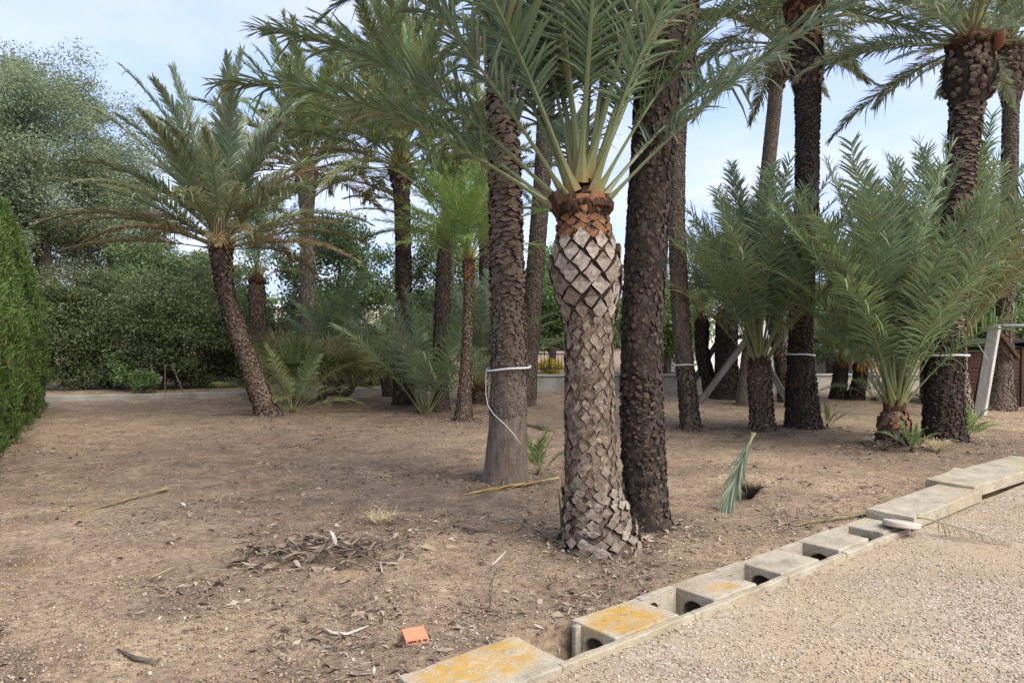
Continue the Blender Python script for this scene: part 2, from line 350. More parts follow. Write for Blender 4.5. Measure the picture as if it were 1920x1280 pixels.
# ------------------------------------------------------------------ ground
PALM_SPOTS = []          # (x, y, radius) filled by hand for the mulch mask
for (px, py, s, a) in [(1120, 1030, .75, 1.), (1215, 1000, .65, 1.), (950, 905, .7, .9), (505, 785, 1.5, .95), (757, 760, 1.1, .7), (825, 770, .9, .7), (870, 790, .8, .8),
                    (1297, 808, .6, .6), (1430, 810, 1.1, .9), (1510, 810, 1.2, .9), (1678, 850, 1.0, 1.), (1775, 840, 1.5, 1.), (1850, 860, 1.3, .9), (700, 790, 2.0, .55),
                    (600, 1050, .7, .7), (380, 1120, .5, .8), (1400, 930, .35, .9), (300, 850, 1.6, .35), (1300, 890, .3, .6), (1480, 1000, .4, .4), (700, 960, .9, .35)]:
    p = gp(px, py); PALM_SPOTS.append((p.x, p.y, s, a))
SANDS = []
for (px, py, s, a) in [(1500, 770, 3.2, 1.), (1850, 790, 2.2, 1.), (1300, 770, 2.5, .9), (1400, 860, 1.1, .9), (1600, 930, 1.4, .8), (820, 1080, .6, .9), (330, 1200, .7, .95), (150, 1130, 1.0, .6),
                    (150, 800, 2.5, .6), (800, 820, 1.2, .5), (1000, 770, 1.6, .5), (1330, 1020, .6, .6), (1450, 1030, .5, .6), (60, 1000, 1.2, .5), (250, 1100, .8, .5)]:
    p = gp(px, py); SANDS.append((p.x, p.y, s, a))
def mask(spots, x, y):
    r = 0.0
    for sx, sy, s, a in spots:
        q = ((x - sx) ** 2 + (y - sy) ** 2) / (s * s)
        if q < 6: r = max(r, a * math.exp(-q))
    return r
def axis(lo, hi, step, far):
    xs = list(np.arange(lo, hi + 1e-6, step)); s = step; x = hi
    up = []
    while x < far: s *= 1.35; x += s; up.append(x)
    s = step; x = lo; dn = []
    while x > -far: s *= 1.35; x -= s; dn.append(x)
    return dn[::-1] + xs + up
gx, gy = axis(-10, 13, .075, 420), axis(2.2, 20, .075, 420)
V = [(x, y, gh(x, y)) for y in gy for x in gx]
nx, ny = len(gx), len(gy)
ii, jj = np.meshgrid(np.arange(nx - 1), np.arange(ny - 1)); b0 = (jj * nx + ii).ravel()
gme = np_mesh('ground', V, np.stack([b0, b0 + 1, b0 + nx + 1, b0 + nx], 1), ['ground'], smooth=True)
a = gme.attributes.new('mulch', 'FLOAT', 'POINT'); a.data.foreach_set('value', [mask(PALM_SPOTS, v[0], v[1]) for v in V])
a = gme.attributes.new('sand', 'FLOAT', 'POINT'); a.data.foreach_set('value', [mask(SANDS, v[0], v[1]) for v in V])
tag(link('ground', gme), kind='structure')

def grz(u, v):
    p = chan(u, v); return 0.0 + .012 * mnoise.noise(Vector((p.x * 1.1, p.y * 1.1, 7))) + .004 * mnoise.noise(Vector((p.x * 6, p.y * 6, 3))) + .012 * math.exp(-abs(v + .02) * 9)
us = list(np.arange(-5, 9, .1)) + list(np.arange(9, 60, 1.5)); vs = list(np.arange(.05, -4.5, -.1)) + [-5, -6, -8, -12]
GV = [tuple(chan(u, v, grz(u, v))) for v in vs for u in us]
nu, nv = len(us), len(vs); ii, jj = np.meshgrid(np.arange(nu - 1), np.arange(nv - 1)); b0 = (jj * nu + ii).ravel()
tag(link('gravel_path', np_mesh('gravel_path', GV, np.stack([b0, b0 + nu, b0 + nu + 1, b0 + 1], 1), ['gravel'], smooth=True)), kind='structure')

# ------------------------------------------------------------------ fronds
def frond_mesh(name, L=2.6, elev=60, droop=30, pet=.18, n=90, ll=.42, lw=.022, a0=62, a1=24, vee=28, ldroop=.25, rr=.022, seed=0, side=.0, spine=True, jit=1.0, narrow=1.0):
    rnd = random.Random(seed); mb = MB(); NP = 26
    pts = []; p = Vector((0, 0, 0)); sb = rnd.uniform(-1, 1) * side
    for i in range(NP + 1):
        s = i / NP; pts.append(p.copy())
        th = R(elev - droop * s ** 1.6); ph = sb * s
        p = p + Vector((math.cos(th) * math.cos(ph), math.cos(th) * math.sin(ph), math.sin(th))) * (L / NP)
    def pos(s):
        f = min(max(s, 0), .9999) * NP; i = int(f); return pts[i].lerp(pts[i + 1], f - i)
    def tan(s): return (pos(min(1, s + .02)) - pos(max(0, s - .02))).normalized()
    rads = [rr * (2.3 - 6 * s / .22 * .22 if s < .1 else 1.75 - 1.3 * s) * (1 if s > .02 else 1.0) for s in [i / NP for i in range(NP + 1)]]
    rads = [rr * ((1 + 1.9 * max(0, 1 - s / .12) ** 1.8) * (1 - .86 * s)) for s in [i / NP for i in range(NP + 1)]]
    mb.tube(pts, rads, 6, 1, [i / NP for i in range(NP + 1)], True, .6)
    Z = Vector((0, 0, 1))
    for k in range(n):
        for sg in (-1, 1):
            q = (k + rnd.uniform(-.3, .3) + (.5 if sg > 0 else 0)) / n
            q = min(max(q, 0), 1); s = pet + (1 - pet) * q
            T = tan(s); S = T.cross(Vector((0, 0, 1)))
            if S.length < .05: S = Vector((0, -1, 0))
            S.normalize(); N = S.cross(T).normalized()
            if N.dot(Vector((math.cos(R(elev + 90)), 0, math.sin(R(elev + 90))))) < 0: N = -N
            al = R((a0 + (a1 - a0) * q ** .8) * narrow + rnd.gauss(0, 5) * jit)
            ve = R(vee + rnd.choice((-14, 0, 16)) * jit + rnd.gauss(0, 6))
            D = (T * math.cos(al) + (S * sg * math.cos(ve) + N * math.sin(ve)) * math.sin(al)).normalized()
            if rnd.random() < .035: continue
            prof = (.45 + .55 * min(1, q / .22)) * (1 - .62 * max(0, (q - .45) / .55) ** 1.3)
            l = ll * prof * rnd.uniform(.86, 1.1); w = lw * (.75 + .25 * prof) * rnd.uniform(.85, 1.1)
            if spine and q < .07: l *= .35; w *= .5
            b = pos(s); W = D.cross(N)
            if W.length < .1: W = D.cross(S)
            W.normalize(); W = (W + N * rnd.uniform(-.5, .5)).normalized(); U = W.cross(D).normalized()
            if U.dot(N) < 0: U = -U
            g = ldroop * rnd.uniform(.5, 1.5) + (rnd.uniform(.4, 1.0) if rnd.random() < .07 else 0)
            c = []
            for f in (0, .4, .75, 1): c.append(b + D * (l * f) - Z * (g * l * f * f))
            ww = (.35 * w, w * .5, w * .38)
            vs_ = []; 
            for i in range(3): vs_ += [c[i] - W * ww[i] + U * ww[i] * .45, c[i], c[i] + W * ww[i] + U * ww[i] * .45]
            vs_.append(c[3])
            fs = [(0, 1, 4, 3), (1, 2, 5, 4), (3, 4, 7, 6), (4, 5, 8, 7), (6, 7, 9), (7, 8, 9)]
            mb.add(vs_, fs, 0, [0, 0, 0, .4, .4, .4, .75, .75, .75, 1])
    return mb.mesh(name, ['leaflet', 'rachis'])
ELEVS = [-25, 0, 20, 40, 55, 70, 84]
KINDS = {
    'adult': dict(L=1, pet=.14, n=100, ll=.150, lw=.0100, a0=58, a1=20, vee=26, ldroop=.16, rr=.0085, side=.25, jit=1.0),
    'young': dict(L=1, pet=.20, n=62, ll=.185, lw=.0088, a0=62, a1=34, vee=20, ldroop=.26, rr=.0065, side=.4, jit=1.0),
    'hero':  dict(L=1, pet=.20, n=84, ll=.185, lw=.0105, a0=60, a1=24, vee=24, ldroop=.22, rr=.0092, side=.2, jit=1.2),
    'tuft':  dict(L=1, pet=.18, n=34, ll=.24, lw=.017, a0=50, a1=20, vee=25, ldroop=.2, rr=.009, side=.2, jit=1.0),
}
FR = {}
def frond(kind, elev, seed):
    e = min(ELEVS, key=lambda x: abs(x - elev)); v = seed % 3; key = (kind, e, v)
    if key not in FR:
        base = {-25: 30, 0: 42, 20: 50, 40: 50, 55: 44, 70: 34, 84: 16}[e]
        if kind == 'adult': base *= .85
        if kind == 'hero': base *= .72
        FR[key] = frond_mesh('%s_frond' % kind, elev=e, droop=base * (1, 1.3, .75)[v], seed=e * 7 + v * 101 + len(kind), **KINDS[kind])
    return FR[key], e
def put_frond(root, loc, kind, az, elev, L, col, seed, roll=0.0, name='frond'):
    me, e = frond(kind, elev, seed); o = link(name, me, root)
    o.location = loc; o.rotation_euler = (roll, -R(elev - e), R(az)); o.scale = (L, L, L); o.color = tuple(col) + (1,); return o
def lerp3(a, b, t): return tuple(x + (y - x) * t for x, y in zip(a, b))
GLAUC = (.235, .290, .190); GREEN = (.180, .245, .100); BRIGHT = (.20, .30, .075); OLIVE = (.225, .240, .10); DRYC = (.30, .23, .13); BLUE = (.135, .185, .13); YELL = (.25, .23, .09)
def crown(root, c, kind, n, L, e0, e1, cols, seed=0, rtop=.13, h=.35, old=None, nold=0, skip=None):
    rnd = random.Random(seed)
    for i in range(n):
        u = i / max(1, n - 1); az = (i * 137.508 + seed * 47) % 360 + rnd.uniform(-10, 10)
        el = e0 + (e1 - e0) * u ** .85 + rnd.uniform(-7, 7)
        if skip and skip(az % 360, el): continue
        r = rtop * (1 - .85 * u); p = Vector(c) + Vector((math.cos(R(az)) * r, math.sin(R(az)) * r, h * u))
        col = lerp3(cols[0], cols[1], min(1, u * 1.15)); k = rnd.uniform(.85, 1.15); col = tuple(x * k for x in col)
        if i < nold: col = lerp3(old, col, i / nold * .6)
        if kind == 'adult' and i < n * .4 and rnd.random() < .14: col = lerp3(DRYC, col, rnd.random() * .5)
        put_frond(root, p, kind, az, el, L * rnd.uniform(.86, 1.08) * (.9 + .1 * u), col, i + seed, rnd.uniform(-.25, .25))

# ------------------------------------------------------------------ trunks
def resample(path, step=.045):
    P = np.array(path, float); seg = np.r_[0, np.cumsum(np.linalg.norm(np.diff(P[:, :3], axis=0), axis=1))]
    n = max(8, int(seg[-1] / step)); s = np.linspace(0, seg[-1], n)
    Q = np.stack([np.interp(s, seg, P[:, k]) for k in range(4)], 1)
    for _ in range(2):
        K = Q.copy(); K[1:-1] = (Q[:-2] + 2 * Q[1:-1] + Q[2:]) / 4; Q = K
    return Q, s
def trunk_obj(root, Q, mat, seed, amp=.05, seg=22, name='trunk', f=5.0):
    mb = MB(); vs = []; n = len(Q)
    for i in range(n):
        x, y, z, r = Q[i]
        for k in range(seg):
            a = 2 * PI * k / seg
            q = Vector((math.cos(a) * f * .35 + seed, math.sin(a) * f * .35, z * f))
            rr = r * (1 + amp * mnoise.noise(q) + amp * .6 * mnoise.noise(q * 2.7))
            vs.append((x + math.cos(a) * rr, y + math.sin(a) * rr, z))
    fs = [(i * seg + k, i * seg + (k + 1) % seg, (i + 1) * seg + (k + 1) % seg, (i + 1) * seg + k) for i in range(n - 1) for k in range(seg)]
    fs.append(tuple((n - 1) * seg + k for k in range(seg)))
    mb.add(vs, fs); return mb.build(name, [mat], root, smooth=True)
def scale_geo(w, h, p, rnd, rounded=False):
    j = lambda v: v * rnd.uniform(.85, 1.15)
    if rounded:
        o = [(0, -.55), (-.38, -.34), (-.5, .05), (-.36, .42), (0, .55), (.36, .42), (.5, .05), (.38, -.34)]
        f = [(x * .78, y * .78) for x, y in o]; lift = [.55, .6, .8, 1, 1.05, 1, .8, .6]
    else:
        o = [(0, -.62), (-.52, -.02), (-.34, .48), (.34, .48), (.52, -.02)]
        f = [(x * .84, y * .84 - .02) for x, y in o]; lift = [.75, .9, .95, .95, .9]
    n = len(o); sk = rnd.uniform(-.12, .12)
    vs = [((x + sk * y) * w, y * h, -.02) for x, y in o] + [((j(x) + sk * y) * w, j(y) * h, j(l) * p) for (x, y), l in zip(f, lift)]
    fs = [(i, (i + 1) % n, n + (i + 1) % n, n + i)[::-1] for i in range(n)]
    if rounded:
        vs.append((rnd.uniform(-.1, .1) * w, rnd.uniform(-.1, .1) * h, p * 1.5)); fs += [(n + (i + 1) % n, n + i, 2 * n) for i in range(n)]; return vs, fs, [1] * n + [0] * n
    return vs, fs + [tuple(range(2 * n - 1, n - 1, -1))], [1] * n + [0]
def place(Q, s, i_s):
    f = np.interp(i_s, s, np.arange(len(Q))); i = int(min(f, len(Q) - 2)); t = f - i; q = Q[i] * (1 - t) + Q[i + 1] * t
    dr = (Q[min(i + 1, len(Q) - 1)][3] - Q[max(0, i - 1)][3]) / max(1e-4, (s[min(i + 1, len(Q) - 1)] - s[max(0, i - 1)]))
    tg = Vector(Q[i + 1][:3] - Q[i][:3]).normalized(); return q, tg, dr
def scale_frames(Q, s, s0, s1, w, h, rnd, jit=.06, pack=.86):
    out = []; z = s0; k = rnd.randrange(100)
    while z < s1:
        q, tg, dr = place(Q, s, z); r = q[3]; a = k * 2.399963 + rnd.gauss(0, jit)
        n = Vector((math.cos(a), math.sin(a), 0)); n = (n - tg * n.dot(tg)).normalized(); u = (tg + n * dr).normalized(); t = u.cross(n).normalized(); n = t.cross(u)
        # t x u = n
        m = Matrix((( -t.x, u.x, n.x, q[0] + math.cos(a) * r), (-t.y, u.y, n.y, q[1] + math.sin(a) * r), (-t.z, u.z, n.z, q[2] + rnd.gauss(0, h * jit)), (0, 0, 0, 1)))
        if m.to_3x3().determinant() < 0:
            for i in range(3): m[i][0] *= -1
        out.append(m); z += w * h * pack / (2 * PI * r); k += 1
    return out
def scales_joined(parent, Q, s, secs, seed, name='leaf_scars'):
    rnd = random.Random(seed)
    for (s0, s1, w, h, p, fm, sm, rd) in secs:
        mb = MB()
        w, h = (w * .78, h * .8) if w < .1 else (w, h)
        for m in scale_frames(Q, s, s0, min(s1, s[-1]), w, h, rnd, .22):
            if rnd.random() < .08: continue
            kk = rnd.uniform(.65, 1.25); vs, fs, mi = scale_geo(w * kk, h * kk, p * rnd.uniform(.5, 1.3), rnd, rd)
            mb.add([m @ Vector(v) for v in vs], fs, mi)
        if mb.v: tag(mb.build(name, [fm, sm], parent), kind='stuff')
def sheath(root, c, r, h, seed, mat='fibre'):
    rnd = random.Random(seed); mb = MB(); seg = 44; prof = [(0, .92), (.25, 1.12), (.55, 1.18), (.8, 1.0), (1.0, .62), (1.35, .35), (1.7, .12)]
    vs = []
    for i, (t, k) in enumerate(prof):
        for q in range(seg):
            a = 2 * PI * q / seg; rr = r * k * (1 + .16 * mnoise.noise(Vector((math.cos(a) * 2 + seed, math.sin(a) * 2, t * 2))) + .07 * mnoise.noise(Vector((math.cos(a) * 9 + seed, math.sin(a) * 9, t * 2))) + rnd.uniform(-.05, .05)); vs.append((c[0] + math.cos(a) * rr, c[1] + math.sin(a) * rr, c[2] + h * t + (rnd.uniform(-.035, .035) if 0 < i < 6 else 0)))
    fs = [(i * seg + k, i * seg + (k + 1) % seg, (i + 1) * seg + (k + 1) % seg, (i + 1) * seg + k) for i in range(len(prof) - 1) for k in range(seg)]
    mb.add(vs, fs); return mb.build('fibre_sheath', [mat], root, smooth=False)

def palm(label, d, path_px, bark, secs, fr, seed=1, amp=.05, group=None, dy=0.0, name='date_palm', cat='palm tree', seg=22, sheath_h=.22, base_flare=1.12, slim=.9):
    """path_px: (px, py, width in px) from the ground up at distance d. secs: (py0, py1, w, h, protrusion, face, side, rounded)."""
    P0 = at(path_px[0][0], path_px[0][1], d); bz = gh(P0.x, d)
    root = empty(name, (P0.x, d, bz)); tag(root, label, cat, group)
    path = []; top = len(path_px) - 1
    for i, (px, py, w) in enumerate(path_px):
        q = at(px, py, d); r = w / 2 / FPX * d * slim
        if i == 0: r *= base_flare
        path.append((q.x - P0.x, dy * (i / top), (q.z - bz) if i else -.08, r))
    Q, s = resample(path)
    tr = trunk_obj(root, Q, bark, seed * 3.7, amp, seg)
    def s_at(py): z = CAM_H + (HORY - py) / FPX * d - bz; return float(np.interp(z, Q[:, 2], s))
    scales_joined(tr, Q, s, [(s_at(a), s_at(b), w, h, p, f1, f2, rd) for a, b, w, h, p, f1, f2, rd in secs], seed)
    c = Q[-1]
    if sheath_h: sheath(root, (c[0], c[1], c[2] - .06), c[3], sheath_h, seed)
    if fr:
        cc = Vector((c[0], c[1], c[2] + .02))
        crown(root, cc, fr['kind'], fr['n'], fr['L'], fr['e0'], fr['e1'], fr['cols'], seed, rtop=fr.get('r', c[3] * .8), h=fr.get('h', .35), old=fr.get('old'), nold=fr.get('nold', 0), skip=fr.get('skip'))
    return root, tr, Q, s

# ---- the palm in front: every cut leaf base is a piece of its own
D1 = 5.35
root, tr, Q, s = palm('stout palm with pale diamond leaf scars and orange collar, pressed against the blackish trunk', D1,
    [(1128, 1040, 150), (1126, 1000, 134), (1118, 955, 114), (1111, 905, 99), (1107, 850, 91), (1105, 700, 88), (1104, 600, 87), (1103, 582, 87), (1101, 566, 106), (1099, 535, 122), (1098, 490, 120), (1097, 450, 104), (1094, 425, 88), (1092, 395, 88)],
    'bark_grey', [], None, seed=2, amp=.05, seg=28, sheath_h=.0, slim=1.0)
def sy(py): z = CAM_H + (HORY - py) / FPX * D1 - root.location.z; return float(np.interp(z, Q[:, 2], s))
rnd = random.Random(12)
hv = {}
def shield(w, h, p, rnd, two):
    o = [(0, -.52), (-.27, -.29), (-.5, .0), (-.25, .25), (0, .5), (.25, .25), (.5, .0), (.27, -.29)]
    lift = [.55, .75, .9, 1.05, 1.0, 1.05, .9, .75]; n = 8; j = lambda v: v + rnd.uniform(-.045, .045); sh = .84
    vs = [(x * w, y * h, -.03) for x, y in o] + [(j(x * sh) * w, j(y * sh - .02) * h, l * p * rnd.uniform(.8, 1.2)) for (x, y), l in zip(o, lift)]
    fs = [(n + i, n + (i + 1) % n, (i + 1) % n, i) for i in range(n)]; mi = [1] * n
    fs = [f[::-1] for f in fs]
    if two:                                    # pale cut below, fibrous remnant above
        b = len(vs); cx = rnd.uniform(-.10, .10)
        vs += [(-.30 * w, .10 * h, p * 1.02), (cx * w, (.02 + rnd.uniform(-.06, .10)) * h, p * .95), (.30 * w, .10 * h, p * 1.02)]
        low = [n + 0, n + 7, n + 6, b + 2, b + 1, b + 0, n + 2, n + 1]; up = [n + 2, b + 0, b + 1, b + 2, n + 6, n + 5, n + 4, n + 3]
        fs += [tuple(low), tuple(up)]; mi += [0, 2]
    else:
        fs.append(tuple(range(2 * n - 1, n - 1, -1))); mi.append(0)
    return vs, fs, mi
for key, w, h, p, fm, um in (('low', .120, .082, .022, 'scale_mixed', 'scale_brown'), ('mid', .096, .098, .009, 'scale_weathered', 'scale_brown'), ('bulge', .145, .16, .024, 'scale_pale', 'scale_weathered'), ('top', .12, .07, .018, 'scale_orange', 'scale_orange')):
    hv[key] = []
    for i in range(9):
        mb = MB(); vs_, fs_, mi_ = shield(w, h, p, rnd, key in ('mid', 'bulge') and i % 3 > 0); mb.add(vs_, fs_, mi_); me = mb.mesh('leaf_base', [fm, 'side', um])
        bm = bmesh.new(); bm.from_mesh(me); bmesh.ops.recalc_face_normals(bm, faces=bm.faces); bmesh.ops.subdivide_edges(bm, edges=bm.edges[:], cuts=1, use_grid_fill=True)
        for v in bm.verts: v.co += Vector(mnoise.noise_vector(v.co * 40 + Vector((i * 7.1, 0, 0)))) * (.006 if key in ('mid', 'low') else .003)
        bm.to_mesh(me); bm.free(); hv[key].append((me, w))
back = MB(); nb = 0
camdir = (Vector((0, 0, 0)) - Vector((root.location.x, root.location.y, 0))).normalized()
front = []
for key, y0, y1, N, h, jt in (('low', 1045, 915, 13, .082, .17), ('mid', 915, 578, 14, .098, .16), ('bulge', 578, 447, 10, .16, .025), ('top', 447, 402, 10, .07, .08)):
    z = sy(y0) if y0 < 1045 else .03; k = 0; z1 = sy(y1)
    while z < z1:
        q, tg, dr = place(Q, s, z); r = q[3]; dr = max(-.6, min(.6, dr))
        for i in range(N):
            a_ = 2 * PI * (i + .5 * (k % 2) + .035 * k) / N + rnd.gauss(0, jt * 2 * PI / N); n = Vector((math.cos(a_), math.sin(a_), 0)); n = (n - tg * n.dot(tg)).normalized(); u = (tg + n * dr).normalized(); t = u.cross(n).normalized(); n = t.cross(u)
            m = Matrix(((t.x, u.x, n.x, q[0] + math.cos(a_) * r), (t.y, u.y, n.y, q[1] + math.sin(a_) * r), (t.z, u.z, n.z, q[2] + rnd.gauss(0, jt * h)), (0, 0, 0, 1)))
            if m.to_3x3().determinant() < 0:
                for e in range(3): m[e][0] *= -1
            wk = 2 * PI * r / N
            front.append((Vector((math.cos(a_), math.sin(a_), 0)).dot(camdir), key, m, wk))
        z += h * .5; k += 1
front.sort(key=lambda q: -q[0])
for i, (dt, key, m, wk) in enumerate(front):
    me, w0_ = rnd.choice(hv[key]); kk = wk / w0_ * rnd.uniform(.94, 1.04)
    m = m @ Matrix.Rotation(rnd.gauss(0, .17 if key in ('mid', 'low') else .04), 4, 'Z') @ Matrix.Rotation(rnd.gauss(0, .09 if key in ('mid', 'low') else .06), 4, 'X') @ Matrix.Diagonal((kk * rnd.uniform(.94, 1.15), rnd.uniform(.95, 1.2) if key in ('mid', 'low') else rnd.uniform(.94, 1.04), rnd.uniform(.35, 1.5), 1))
    if i < 290:
        o = link('leaf_base', me, tr); o.matrix_local = m
    else:
        back.add([m @ v.co for v in me.vertices], [tuple(p.vertices) for p in me.polygons], [p.material_index for p in me.polygons])
fib = MB()
for (dt, key, m, wk) in front:
    if key == 'bulge': continue
    for q_ in range(4 if key != 'top' else 7):
        a_ = m @ Vector((rnd.uniform(-.5, .5) * wk, rnd.uniform(.1, .5) * .12, .012)); d_ = m.to_3x3() @ Vector((rnd.gauss(0, .6), rnd.uniform(-.3, 1.0), rnd.uniform(.0, .35))).normalized(); l_ = rnd.uniform(.025, .075); w_ = (m.to_3x3() @ Vector((1, 0, 0))) * .0022
        fib.add([a_ - w_, a_ + w_, a_ + d_ * l_], [(0, 1, 2)])
tag(fib.build('trunk_fibre', ['dry'], tr), kind='stuff')
if back.v: tag(back.build('leaf_scars', ['scale_weathered', 'side', 'scale_brown'], tr), kind='stuff')
c = Vector(Q[-1][:3])
sheath(root, (c.x, c.y, c.z - .05), .190, .15, 5)
# long cut boat-shaped boots under the crown
for a_, k_, fm in ((205, 1.15, 'fibre'), (238, .95, 'fibre'), (268, .85, 'scale_orange'), (300, .95, 'scale_orange'), (330, .9, 'fibre'), (0, .95, 'fibre'), (40, 1, 'fibre'), (85, 1, 'fibre'), (130, 1, 'fibre'), (170, 1, 'fibre')):
    n = Vector((math.cos(R(a_)), math.sin(R(a_)), -.25 if k_ > 1 else .1)).normalized(); t = Vector((-math.sin(R(a_)), math.cos(R(a_)), 0)); u = n.cross(t); mb = MB()
    vs_, fs_, mi_ = scale_geo(.17 * k_, .17 * k_, .045, rnd, False); o_ = c + Vector((math.cos(R(a_)), math.sin(R(a_)), 0)) * (.155 + .05 * (k_ > 1)) + Vector((0, 0, rnd.uniform(.0, .05)))
    mb.add([o_ + t * v[0] + u * v[1] + n * v[2] for v in vs_], fs_, mi_); me = mb.mesh('cut_leaf_boot', [fm, 'side'], bevel=.008)
    bm = bmesh.new(); bm.from_mesh(me); bmesh.ops.recalc_face_normals(bm, faces=bm.faces); bm.to_mesh(me); bm.free(); link('cut_leaf_boot', me, root)
HF = [(192, 33, 2.55), (176, 47, 2.7), (205, 52, 2.5), (150, 40, 2.6), (225, 62, 2.7), (168, 66, 2.8), (120, 58, 2.8), (250, 72, 2.5), (100, 74, 2.8), (290, 76, 2.6), (60, 66, 2.8), (340, 70, 2.7),
      (10, 60, 2.6), (35, 50, 2.6), (355, 46, 2.5), (315, 62, 2.3), (80, 45, 2.7), (185, 78, 2.8), (20, 80, 2.7), (262, 83, 2.6), (130, 80, 2.7), (325, 82, 2.6), (5, 74, 2.7), (238, 80, 2.6), (75, 82, 2.6), (200, 70, 2.6), (140, 68, 2.6)]
for i, (az, el, L) in enumerate(HF):
    r = .17 * (1 - (el - 30) / 75); zz = -.02 + .30 * max(0, (el - 40) / 45)
    put_frond(root, c + Vector((math.cos(R(az)) * r, math.sin(R(az)) * r, zz)), 'hero', az, el, L, lerp3(BLUE, GREEN, rnd.random() * .8), i, rnd.uniform(-.2, .2))

# ---- the other palms
AD = lambda n, L, e0=-5, e1=84, cols=(GLAUC, GREEN), **k: dict(kind='adult', n=n, L=L, e0=e0, e1=e1, cols=cols, **k)
YG = lambda n, L, e0=25, e1=86, cols=(GREEN, GREEN), **k: dict(kind='young', n=n, L=L, e0=e0, e1=e1, cols=cols, **k)
dark_secs = [(990, 880, .07, .05, .012, 'scale_dark', 'side_black', False), (880, 700, .07, .05, .014, 'scale_dark', 'side_black', True), (700, -240, .055, .05, .008, 'scale_dark', 'side_black', False)]
palm('tall blackish charred palm trunk with small knobs standing right behind the stout palm', 5.84,
     [(1216, 1003, 104), (1213, 960, 92), (1208, 880, 86), (1203, 750, 84), (1204, 600, 84), (1212, 450, 86), (1222, 300, 88), (1235, 100, 94), (1246, -60, 96), (1262, -330, 96)],
     'bark_dark', dark_secs, AD(18, 2.4, -5, 84, (BLUE, GREEN)), seed=3, amp=.07)
palm('thick greyish brown palm trunk with white tie and a loose white string', 7.8,
     [(948, 908, 104), (948, 880, 90), (952, 800, 80), (954, 690, 72), (950, 500, 66), (946, 300, 60), (940, 170, 56), (936, -40, 56)],
     'bark_smooth', [(780, 690, .07, .045, .006, 'scale_greybrown', 'side', True), (690, 560, .07, .05, .016, 'scale_greybrown', 'side', True), (560, -30, .15, .042, .022, 'scale_brown', 'side', False)],
     AD(20, 2.4, 5, 84, (BLUE, GREEN), skip=lambda az, el: 215 < az < 330 and el < 45), seed=4, amp=.035)
palm('slim grey palm trunk leaning away behind the trunk with the white string', 15.8,
     [(985, 762, 42), (990, 690, 36), (1004, 500, 35), (1018, 320, 34), (1026, 160, 34), (1030, 60, 44)],
     'bark_grey', [(745, 60, .07, .05, .014, 'scale_greybrown', 'side', False)], AD(26, 2.7), seed=5, seg=14)
r5, t5, Q5, s5 = palm('leaning palm with a wide crown and browned lower fronds near the boundary kerb', 13.4,
     [(506, 790, 70), (500, 770, 60), (480, 720, 50), (456, 650, 46), (432, 580, 44), (420, 530, 42), (417, 500, 48), (415, 470, 52)],
     'bark_brown', [(785, 540, .085, .06, .022, 'scale_brown', 'side', False), (540, 470, .10, .075, .026, 'scale_greybrown', 'side', False)],
     AD(62, 2.85, 4, 78, (OLIVE, GLAUC), old=DRYC, nold=11, h=.45), seed=6, slim=.74)
palm('short palm with a narrow green crown behind the leaning palm', 17.5,
     [(488, 745, 40), (484, 680, 34), (484, 600, 31), (482, 560, 34), (482, 530, 30)], 'bark_brown', [(740, 535, .085, .06, .02, 'scale_brown', 'side', False)],
     YG(22, 2.0, 30, 86, (GREEN, GREEN), old=YELL, nold=5), seed=7, seg=14)
palm('pale slender palm trunk with a ragged brown collar behind the fan palm', 20.0,
     [(580, 735, 34), (578, 640, 29), (577, 500, 28), (576, 400, 28), (576, 345, 38), (576, 325, 40)], 'bark_pale', [(700, 360, .06, .045, .010, 'scale_greybrown', 'side', False), (360, 325, .12, .10, .06, 'scale_brown', 'side', False)],
     AD(48, 3.5, -15, 84, (OLIVE, GREEN), old=DRYC, nold=6), seed=8, seg=14)
r8, t8, Q8, s8 = palm('palm with dark lower trunk and yellow frond stalks beside the upright seedling clump', 15.8,
     [(757, 763, 48), (757, 740, 42), (757, 640, 33), (757, 500, 31), (755, 400, 31), (753, 345, 34), (752, 322, 46)], 'bark_brown', [(760, 470, .075, .05, .018, 'scale_dark', 'side', False), (470, 345, .075, .05, .016, 'scale_greybrown', 'side', False), (352, 322, .13, .11, .05, 'scale_brown', 'side', False)],
     AD(50, 2.9, -10, 84, (OLIVE, GREEN), h=.5), seed=9, seg=16)
palm('tallest palm of the grove back row with light olive crown', 23.0,
     [(757, 720, 28), (757, 600, 24), (755, 400, 23), (748, 250, 23), (742, 190, 28)], 'bark_grey', [(700, 190, .08, .055, .016, 'scale_greybrown', 'side', False)],
     AD(50, 3.8, -15, 84, (OLIVE, GREEN)), seed=10, seg=12)
palm('slim dark palm with thin white tie behind the upright seedling clump', 14.8,
     [(825, 772, 40), (825, 740, 34), (827, 650, 31), (831, 520, 29), (834, 470, 28), (836, 440, 30)], 'bark_brown', [(770, 440, .07, .045, .016, 'scale_brown', 'side_black', False)],
     AD(22, 2.3, 10, 86, (OLIVE, GREEN)), seed=11, seg=16)
palm('thin palm with orange collar and bright lime green crown', 13.05,
     [(868, 792, 40), (870, 760, 30), (873, 700, 22), (877, 600, 18), (879, 530, 18), (879, 505, 22), (879, 490, 22)], 'bark_brown', [(790, 530, .06, .045, .016, 'scale_brown', 'side', False), (530, 490, .07, .06, .02, 'scale_orange', 'side', False)],
     YG(40, 1.8, 25, 87, (BRIGHT, BRIGHT), h=.18), seed=12, seg=14, sheath_h=.12)
